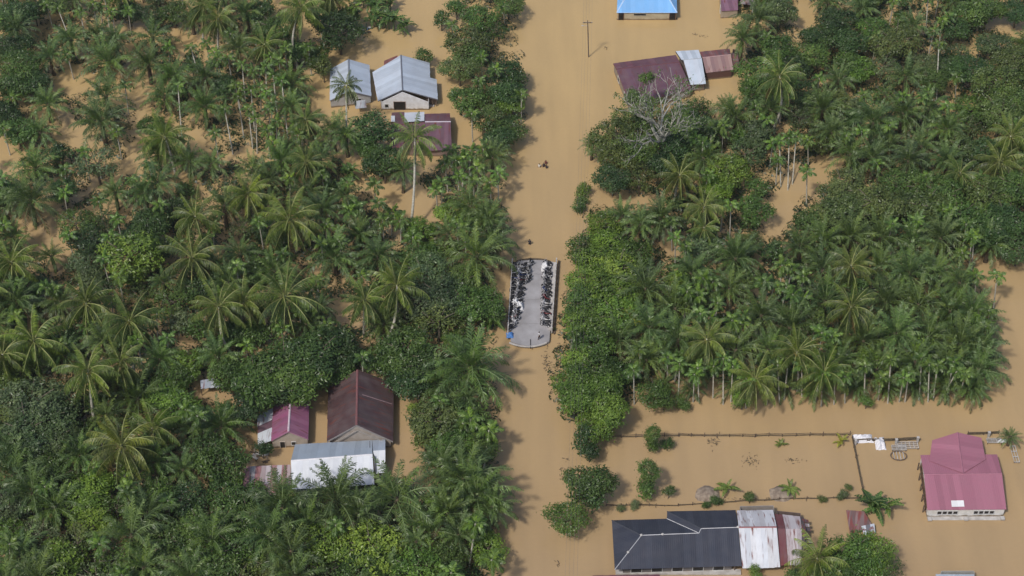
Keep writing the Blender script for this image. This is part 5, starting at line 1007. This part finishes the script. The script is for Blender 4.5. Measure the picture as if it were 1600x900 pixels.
for a in ((125, 710, .95), (90, 715, .9), (20, 740, 1.05), (50, 770, 1.05), (10, 790, 1), (85, 790, 1.1), (60, 830, 1.05), (30, 870, 1.1), (90, 870, 1), (140, 815, 1), (205, 835, 1.1), (230, 800, .95), (260, 840, 1.1), (310, 815, 1.0), (330, 845, 1.0), (270, 880, 1.05), (225, 885, 1.0), (295, 900, 1), (390, 805, 1.1), (440, 790, 1.2, 5.5), (420, 835, 1.1), (525, 780, 1.2, 5.5), (620, 778, 1.25, 5.5),
          (480, 820, 1.0), (560, 800, 1.0), (665, 830, 1.1), (700, 800, 1.0), (725, 745, 1.1, 5), (745, 770, 1.1, 5), (455, 860, 1), (150, 900, 1), (60, 905, 1), (370, 900, 1), (460, 900, 1), (600, 900, .9), (345, 665, .9, 3.5), (300, 670, .8, 3.5), (690, 725, .9), (730, 620, .5), (165, 650, .85), (30, 705, .9), (770, 790, .85), (240, 720, .8), (650, 845, .6)): O_(*a)
for a in ((764, 672, 755, 740), (685, 782, 686, 838), (743, 818, 732, 892), (768, 875, 770, 905), (705, 895, 705, 930), (735, 655, 735, 700)): A_(*a, h=6.5, s=1.3)
for a in ((70, 760, 72, 810), (155, 850, 157, 890), (290, 640, 292, 680), (308, 650, 308, 690), (200, 760, 204, 800), (15, 850, 17, 890)): A_(*a, s=1.15)
for a in ((262, 640, 1, 3), (295, 625, 1, 3), (240, 805, .9, 2), (210, 790, 1.0, 2), (255, 838, .9, 2), (75, 805, 1.0, 2), (360, 812, 1, 2), (590, 875, 1.2, 3), (730, 610, .6, 1)): banana(*a, hs=3)
# --- bottom right
T_(1332, 855, 3.1, 'mid green', 'clump', 4.0); T_(1362, 858, 2.8, 'bright green', 'clump', 3.2); T_(1374, 880, 2.8, 'mid green', 'airy', 3); T_(1348, 882, 3.2, 'mid green', 'clump', 3); T_(1318, 880, 2.8, 'mid green', 'airy', 2.5); C_(1278, 872, 5, .95); T_(1305, 895, 2.8, 'mid green', 'clump'); T_(1180, 893, 1.2, 'bright green', 'airy', 1.5); T_(1245, 898, 1.8, 'mid green', 'airy', 1.5)

# --- the bare grey tree
def bare_tree():
    g = random.Random(42); b0 = W(1034, 252); t = put('bare_tree', None, None, b0); b = MB(); lm = []; tips = []
    def grow(p, d, l, r, dep, mb):
        n = 4; pts = [p]; q = p
        for i in range(n):
            d = (d+Vector((g.gauss(0, .14), g.gauss(0, .14), g.gauss(.02, .1)))).normalized(); q = q+d*l/n; pts.append(q)
        mb.tube(pts, [r*(1-.4*i/n) for i in range(n+1)], 6 if r > .1 else 4)
        if dep == 0: tips.append(q); return
        for k in range(g.choice((2, 3, 3)) if dep > 1 else g.choice((2, 3))):
            ax = Vector((g.gauss(0, 1), g.gauss(0, 1), g.gauss(0, .4))).normalized(); dd = (Matrix.Rotation(g.uniform(.35, .85), 3, ax) @ d); dd = (dd+Vector((0, 0, .12))).normalized()
            grow(pts[g.choice((2, 3, 4))] if k else q, dd, l*g.uniform(.6, .85), r*.63, dep-1, mb)
    mb = MB(); mb.tube([(0, 0, -1.8), (.1, 0, 1.5), (-.15, .1, 3.2), (-.1, .2, 4.6)], [.5, .4, .36, .32], 9); mb.obj('trunk', M['bark_grey'], t, smooth=True)
    for i in range(7):
        a = i*.9+.3; mb = MB(); e = g.uniform(.75, 1.25) if i else 1.45; grow(Vector((-.1, .2, 3.4+i*.2)), Vector((math.cos(a)*math.cos(e), math.sin(a)*math.cos(e), math.sin(e))), g.uniform(4.6, 6.0), .28, 4, mb)
        mb.obj('limb', M['bark_grey'], t, smooth=True)
    lb = MB()
    for p in tips:
        if g.random() < .4:
            for q in range(14):
                o = p+Vector((g.gauss(0, .4), g.gauss(0, .4), g.gauss(0, .3))); n = Vector((g.gauss(0, .5), g.gauss(0, .5), 1)).normalized(); u = n.orthogonal().normalized(); v = n.cross(u); s = .22
                lb.add([o-u*s, o+v*s*.6, o+u*s, o-v*s*.6], [(0, 1, 2, 3)])
    tag(lb.obj('leaf_tuft', M['leaf'], t, BC['mid green']), kind='stuff')
    reg(t, 'tree', '', 1030, 180, 1, 'bare grey branching tree standing in front of the askew maroon roof')
bare_tree()

# ---------------------------------------------------------------- filling in the groves
HOLES = [(50, 48, 18, 20), (118, 125, 30, 22), (98, 190, 24, 24), (10, 240, 20, 34), (212, 100, 20, 30), (215, 165, 13, 34), (213, 240, 16, 30), (288, 55, 18, 24), (305, 222, 16, 18), (265, 288, 14, 14), (62, 362, 28, 26), (92, 398, 18, 30), (25, 335, 12, 16), (557, 250, 22, 26),
         (485, 128, 14, 30), (487, 118, 14, 12), (620, 60, 62, 36), (655, 15, 30, 34), (735, 205, 22, 16), (615, 300, 40, 12), (660, 325, 22, 26), (533, 482, 15, 18), (685, 543, 12, 11), (287, 530, 20, 11), (368, 365, 13, 26), (633, 700, 22, 44), (660, 752, 16, 18), (353, 625, 16, 22), (378, 680, 16, 40), (310, 760, 16, 18), (633, 867, 18, 18), (475, 893, 10, 8), (635, 640, 14, 30),
         (1255, 22, 20, 26), (1575, 33, 32, 13), (1508, 72, 16, 12), (1048, 378, 13, 22), (1110, 398, 16, 12), (1183, 405, 13, 22), (1214, 335, 24, 32), (1290, 265, 24, 26), (1242, 290, 26, 22), (1000, 310, 30, 12), (955, 308, 24, 14), (1220, 300, 14, 14), (565, 500, 8, 8), (787, 150, 4, 4), (1070, 138, 50, 10)]
RECTS = [(508, 78, 715, 242), (500, 30, 690, 92), (498, 575, 640, 745), (376, 612, 520, 752), (1096, 75, 1165, 175), (955, 75, 1100, 140), (1115, -10, 1150, 100), (300, 578, 356, 630)]
LEFT = [(-70, -60), (560, -60), (560, 40), (500, 105), (510, 240), (600, 245), (620, 320), (700, 240), (735, 190), (700, 120), (700, 60), (730, -60), (825, -60), (800, 60), (825, 120), (820, 160), (800, 230), (780, 330), (765, 400), (762, 520), (765, 600), (765, 640), (775, 760), (765, 960), (-70, 960)]
RIGHT = [(1150, -60), (1160, 80), (1165, 160), (1100, 160), (960, 195), (935, 240), (950, 290), (925, 335), (900, 420), (885, 500), (870, 600), (880, 640), (940, 670), (975, 625), (1020, 590), (1100, 585), (1250, 588), (1400, 585), (1530, 590), (1545, 560), (1540, 480), (1500, 400), (1530, 385), (1680, 400), (1680, -60)]
def open_water(x, y, e=1.0):
    for cx, cy, rx, ry in HOLES:
        if ((x-cx)/rx)**2+((y-cy)/ry)**2 < e: return True
    return any(a < x < c and b < y < d for a, b, c, d in RECTS)
NOFILL = [(752, 100, 55, 120), (645, 160, 75, 90), (428, 165, 48, 62), (1242, 262, 42, 48), (120, 60, 60, 30), (740, 285, 50, 30), (350, 215, 30, 30)]
def pxm(y): return 7.35+3.3*y/900
fr = random.Random(99); cand = []
y = -55.0
while y < 955:
    x = -65.0
    while x < 1675:
        cand.append((x+fr.uniform(-13, 13), y+fr.uniform(-10, 10))); x += 27
    y += 19
fr.shuffle(cand)
PLx = [(p['x'], p['y'], p['r']) for p in PL]
NF = {'oil': 0, 'tree': 0, 'areca': 0, 'coco': 0}
for x, y in cand:
    lf = in_poly(x, y, LEFT); rt = in_poly(x, y, RIGHT)
    if not (lf or rt) or open_water(x, y): continue
    off = x < -20 or x > 1620 or y < -20 or y > 920
    s = pxm(y); mind = min((math.hypot((x-a)/s, (y-b_)/s/.8)-.62*r_) for a, b_, r_ in PLx)
    if lf: wt = (.38, .24, .2, .18) if y < 600 else (.45, .4, .1, .05)
    elif x < 1000 and y > 330: wt = (.1, .8, .1, 0)
    elif y > 350: wt = (.78, .08, .14, 0)
    else: wt = (.33, .5, .15, .02)
    kd = fr.choices(('oil', 'tree', 'areca', 'coco'), wt)[0]
    need = {'oil': 1.7, 'tree': 1.3, 'areca': .35, 'coco': 2.3}[kd]+(1.5 if off else 0)
    if mind < need: continue
    # keep the visible water gaps clear of the far side of wide crowns
    rad = {'oil': 18, 'tree': 14, 'areca': 6, 'coco': 22}[kd]
    if kd != 'areca' and any(abs(x-(a+(c_-a)*.6)) < 17 and b_+8 < y < d_+16 for a, b_, c_, d_ in SEG): continue
    if any(((x-a)/c_)**2+((y-b_)/d_)**2 < 1 for a, b_, c_, d_ in NOFILL) and kd != 'areca': continue
    if sum(open_water(x+rad*math.cos(a), y+rad*.8*math.sin(a)) for a in (0, 1.57, 3.14, 4.71)) >= 1:
        if kd == 'areca': continue
        kd = 'tree'; small = True; rad = 11
        if sum(open_water(x+rad*math.cos(a), y+rad*math.sin(a)) for a in (0, .78, 1.57, 2.35, 3.14, 3.9, 4.71, 5.5)) >= 1: continue
    else: small = False
    NF[kd] += 1
    if kd == 'oil': sc = fr.uniform(.7, .95); O_(x, y, sc, 3.4+fr.random()*1.2, nf=32, desc='low oil palm' if sc < .8 else 'bushy young oil palm'); r_ = 4*sc
    elif kd == 'areca': A_(x, y, h=fr.uniform(5.5, 7.5)); r_ = 1.3
    elif kd == 'coco': C_(x, y, fr.uniform(6.5, 9), fr.uniform(.75, .9)); r_ = 3.2
    else:
        r_ = fr.uniform(2.1, 3.2)*(.72 if small else 1)
        cs = fr.choices(('dark green', 'mid green', 'grey-green', 'olive green', 'bright green'), (4, 4, 1, 1, 1) if not (x > 860 and x < 1000 and y > 330) else (1, 3, 0, 0, 5))[0]
        T_(x, y, r_, cs, fr.choice(('round', 'clump', 'airy', 'fine')), fr.uniform(1.8, 3.2))
    PLx.append((x, y, r_))

# ---------------------------------------------------------------- undergrowth and floating scraps (uncountable)
def undergrowth():
    g = random.Random(5); b = MB(); n = 0
    while n < 9500:
        if g.random() < .5: x, y, P = g.uniform(-70, 820), g.uniform(-60, 960), LEFT
        else: x, y, P = g.uniform(870, 1680), g.uniform(-60, 670), RIGHT
        if not in_poly(x, y, P) or open_water(x, y, 1.45): continue
        if x < 330 and y < 330 and noise.noise(Vector((x*.02, y*.02, 9))) < -.2: n += 1; continue
        if y < 300 and x < 1000 and noise.noise(Vector((x*.012, y*.014, 4))) < -.3: n += 1; continue
        n += 1; p = W(x, y+3, 0); r = g.uniform(.8, 2.0)
        for k in range(34):
            d = Vector((g.gauss(0, 1), g.gauss(0, 1), abs(g.gauss(0, .8)))).normalized(); o = p+Vector((d.x*r, d.y*r, d.z*r*.8+.05)); s = g.uniform(.15, .3)
            nn = (d+Vector((0, 0, .6))).normalized(); u = nn.orthogonal().normalized(); u = Matrix.Rotation(g.uniform(0, 6.28), 3, nn) @ u; v = nn.cross(u)
            b.add([o-u*s*1.3, o+v*s*.5, o+u*s*1.3, o-v*s*.5], [(0, 1, 2, 3)])
    o = b.obj('undergrowth', M['leaf'], None, (0.032, 0.055, 0.02)); tag(o, 'low weeds and shrub tops covering the flooded grove floor', kind='stuff')  # weed green darkened so gaps between crowns read as deep shade
undergrowth()
def scraps():
    g = random.Random(8); b = MB()
    spots = [(883, 718, 6, 3), (878, 735, 5, 6), (879, 748, 5, 5), (855, 573, 7, 9), (1085, 55, 6, 3), (1097, 57, 6, 4), (947, 76, 4, 2), (1115, 690, 12, 14), (1175, 720, 16, 14), (1240, 720, 16, 6), (872, 880, 4, 6), (853, 560, 8, 20), (875, 545, 5, 25), (700, 690, 12, 6), (876, 640, 3, 4), (1080, 680, 5, 4), (1000, 790, 40, 3), (1180, 781, 60, 3)]
    for x, y, sx, sy in spots:
        for k in range(int(5+sx*sy*.16)):
            p = W(x+g.gauss(0, sx*.5), y+g.gauss(0, sy*.5), 0)+Vector((0, 0, g.uniform(.03, .2))); a = g.uniform(0, 6.28); l = g.uniform(.06, .26); w_ = g.uniform(.02, .06); u = Vector((math.cos(a), math.sin(a), g.uniform(-.15, .15)))*l; v = Vector((-math.sin(a), math.cos(a), g.uniform(-.3, .3)))*w_
            b.add([p-u-v, p+u-v, p+u+v, p-u+v, p-u*.5+Vector((0, 0, .08)), p+u*.5+Vector((0, 0, .08))], [(0, 1, 5, 4), (3, 4, 5, 2), (0, 4, 3), (1, 2, 5)])
    o = b.obj('floating_scraps', M['scrap']); tag(o, 'twigs, weeds and scraps floating on or poking from the flood water', kind='stuff')
scraps()

# ---------------------------------------------------------------- labels
ANCH = [('the two pale-roofed houses', 600, 130), ('the patched maroon shed', 660, 205), ('the bridge', 830, 470), ('the bare grey tree', 1030, 185), ('the pink tiled barn', 1122, 95), ('the top left corner', 10, 10), ('the three top-left water gaps', 165, 130),
        ('the bowed white trunk', 466, 70), ('the banana rows', 600, 20), ('the left edge water gap', 70, 370), ('the round lime-green tree', 200, 400), ('the tiny tin shelter', 330, 600), ('the purple hut', 455, 650), ('the big dark roof', 563, 635), ('the white-roofed building', 530, 730),
        ('the crooked white trunk', 612, 500), ('the bottom left corner', 10, 890), ('the big grey-green tree', 60, 640), ('the yellow-green coconut palm', 190, 694), ('the black roof', 1050, 850), ('the bright yellow banana plant', 980, 497), ('the open river-side gap', 1290, 265), ('the top right corner', 1590, 10),
        ('the lone areca palm', 1558, 440), ('the right edge treeline', 1590, 250), ('the white fence sheets', 1360, 690), ('the olive fine-leaved trees', 1370, 310), ('the middle of the bottom-left edge', 300, 890), ('the tall drooping coconut palm', 645, 300), ('the yard fence corner', 950, 685), ('the top edge, right half', 1420, 5), ('the top edge, left half', 250, 5), ('the rusty wrecked shed', 1345, 815), ('the striped tin shed', 415, 750), ('the sky-blue roof', 1010, 10)]
ANCH[21] = ('the upper-right water gap', 1290, 265)
XT = [('the left edge, halfway down', 5, 500), ('the leaning white trunk', 355, 530), ('the row of trunks at the grove front', 1250, 625), ('the middle of the right grove', 1330, 440), ('the curved trunk by the barn', 1210, 170), ('the bottom edge below the white roof', 560, 890), ('the roadside left of the waders', 800, 250)]
ANCH += XT
keys = {}
for p in PL:
    p['o']['category'] = p['k']
    p['o']['group'] = {'oil palm': 'oil palms in the flooded groves', 'coconut palm': 'coconut palms in the flooded groves', 'areca palm': 'areca palms in the flooded groves', 'tree': 'leafy trees in the flooded groves', 'bush': 'bushes in the water', 'banana plant': 'banana plants'}[p['k']]
    if p['fixed']: p['o']['label'] = p['fixed']; continue
    nm, ax, ay = min(ANCH, key=lambda a: math.hypot(a[1]-p['x'], (a[2]-p['y'])*1.1))
    dx, dy = p['x']-ax, p['y']-ay; a = math.degrees(math.atan2(-dy, dx)) % 360; q = int((a+22.5)//45) % 8
    rel = ['right of', 'behind right of', 'behind', 'behind left of', 'left of', 'front left of', 'in front of', 'front right of'][q]
    if nm == 'the bottom left corner' or 'bottom' in nm: rel = ['right of', 'above right of', 'above', 'above left of', 'left of', 'below left of', 'below', 'below right of'][q]
    elif 'edge' in nm or 'corner' in nm or 'gap' in nm: rel = ['right of', 'above right of', 'above', 'above left of', 'left of', 'below left of', 'below', 'below right of'][q]
    keys.setdefault((p['d'], rel, nm), []).append((math.hypot(dx, dy), p))
for (d, rel, nm), ls in keys.items():
    ls.sort(key=lambda e: e[0])
    for i, (_, p) in enumerate(ls):
        lab = '%s %s %s' % (d, rel, nm) if len(ls) == 1 else '%s, %s %s %s' % (d, 'nearest' if i == 0 else ORD[i]+' nearest', rel, nm)
        wd = lab.split()
        if len(wd) > 16: lab = lab.replace(' dense leafy', '').replace('bushy ', '');
        if len(lab.split()) > 16: lab = lab.replace(' with thin pale trunk', '').replace(' with arching fronds', '')
        p['o']['label'] = lab
        if len(lab.split()) > 16: print('LONG', lab)
print('placed', len(PL), 'filler', NF, 'objects', len(col.objects))

# ---------------------------------------------------------------- the hazy air
def haze():
    me = mesh('haze', [(x, y, z) for z in (-3.2, 216) for y in (-2500, 2500) for x in (-2500, 2500)], [(0, 2, 3, 1), (4, 5, 7, 6), (0, 1, 5, 4), (2, 6, 7, 3), (0, 4, 6, 2), (1, 3, 7, 5)], [])
    m = bpy.data.materials.new('haze_air'); m.use_nodes = True; n = m.node_tree; n.nodes.clear(); o = n.nodes.new('ShaderNodeOutputMaterial')
    v = n.nodes.new('ShaderNodeVolumePrincipled'); v.inputs['Color'].default_value = (.86, .9, .95, 1); v.inputs['Density'].default_value = HAZE; v.inputs['Anisotropy'].default_value = .2
    n.links.new(v.outputs[0], o.inputs['Volume']); me.materials.append(m); h = put('haze', me); tag(h, 'thin humid haze hanging over the flooded village', kind='stuff')
HAZE = 0.00007
haze()
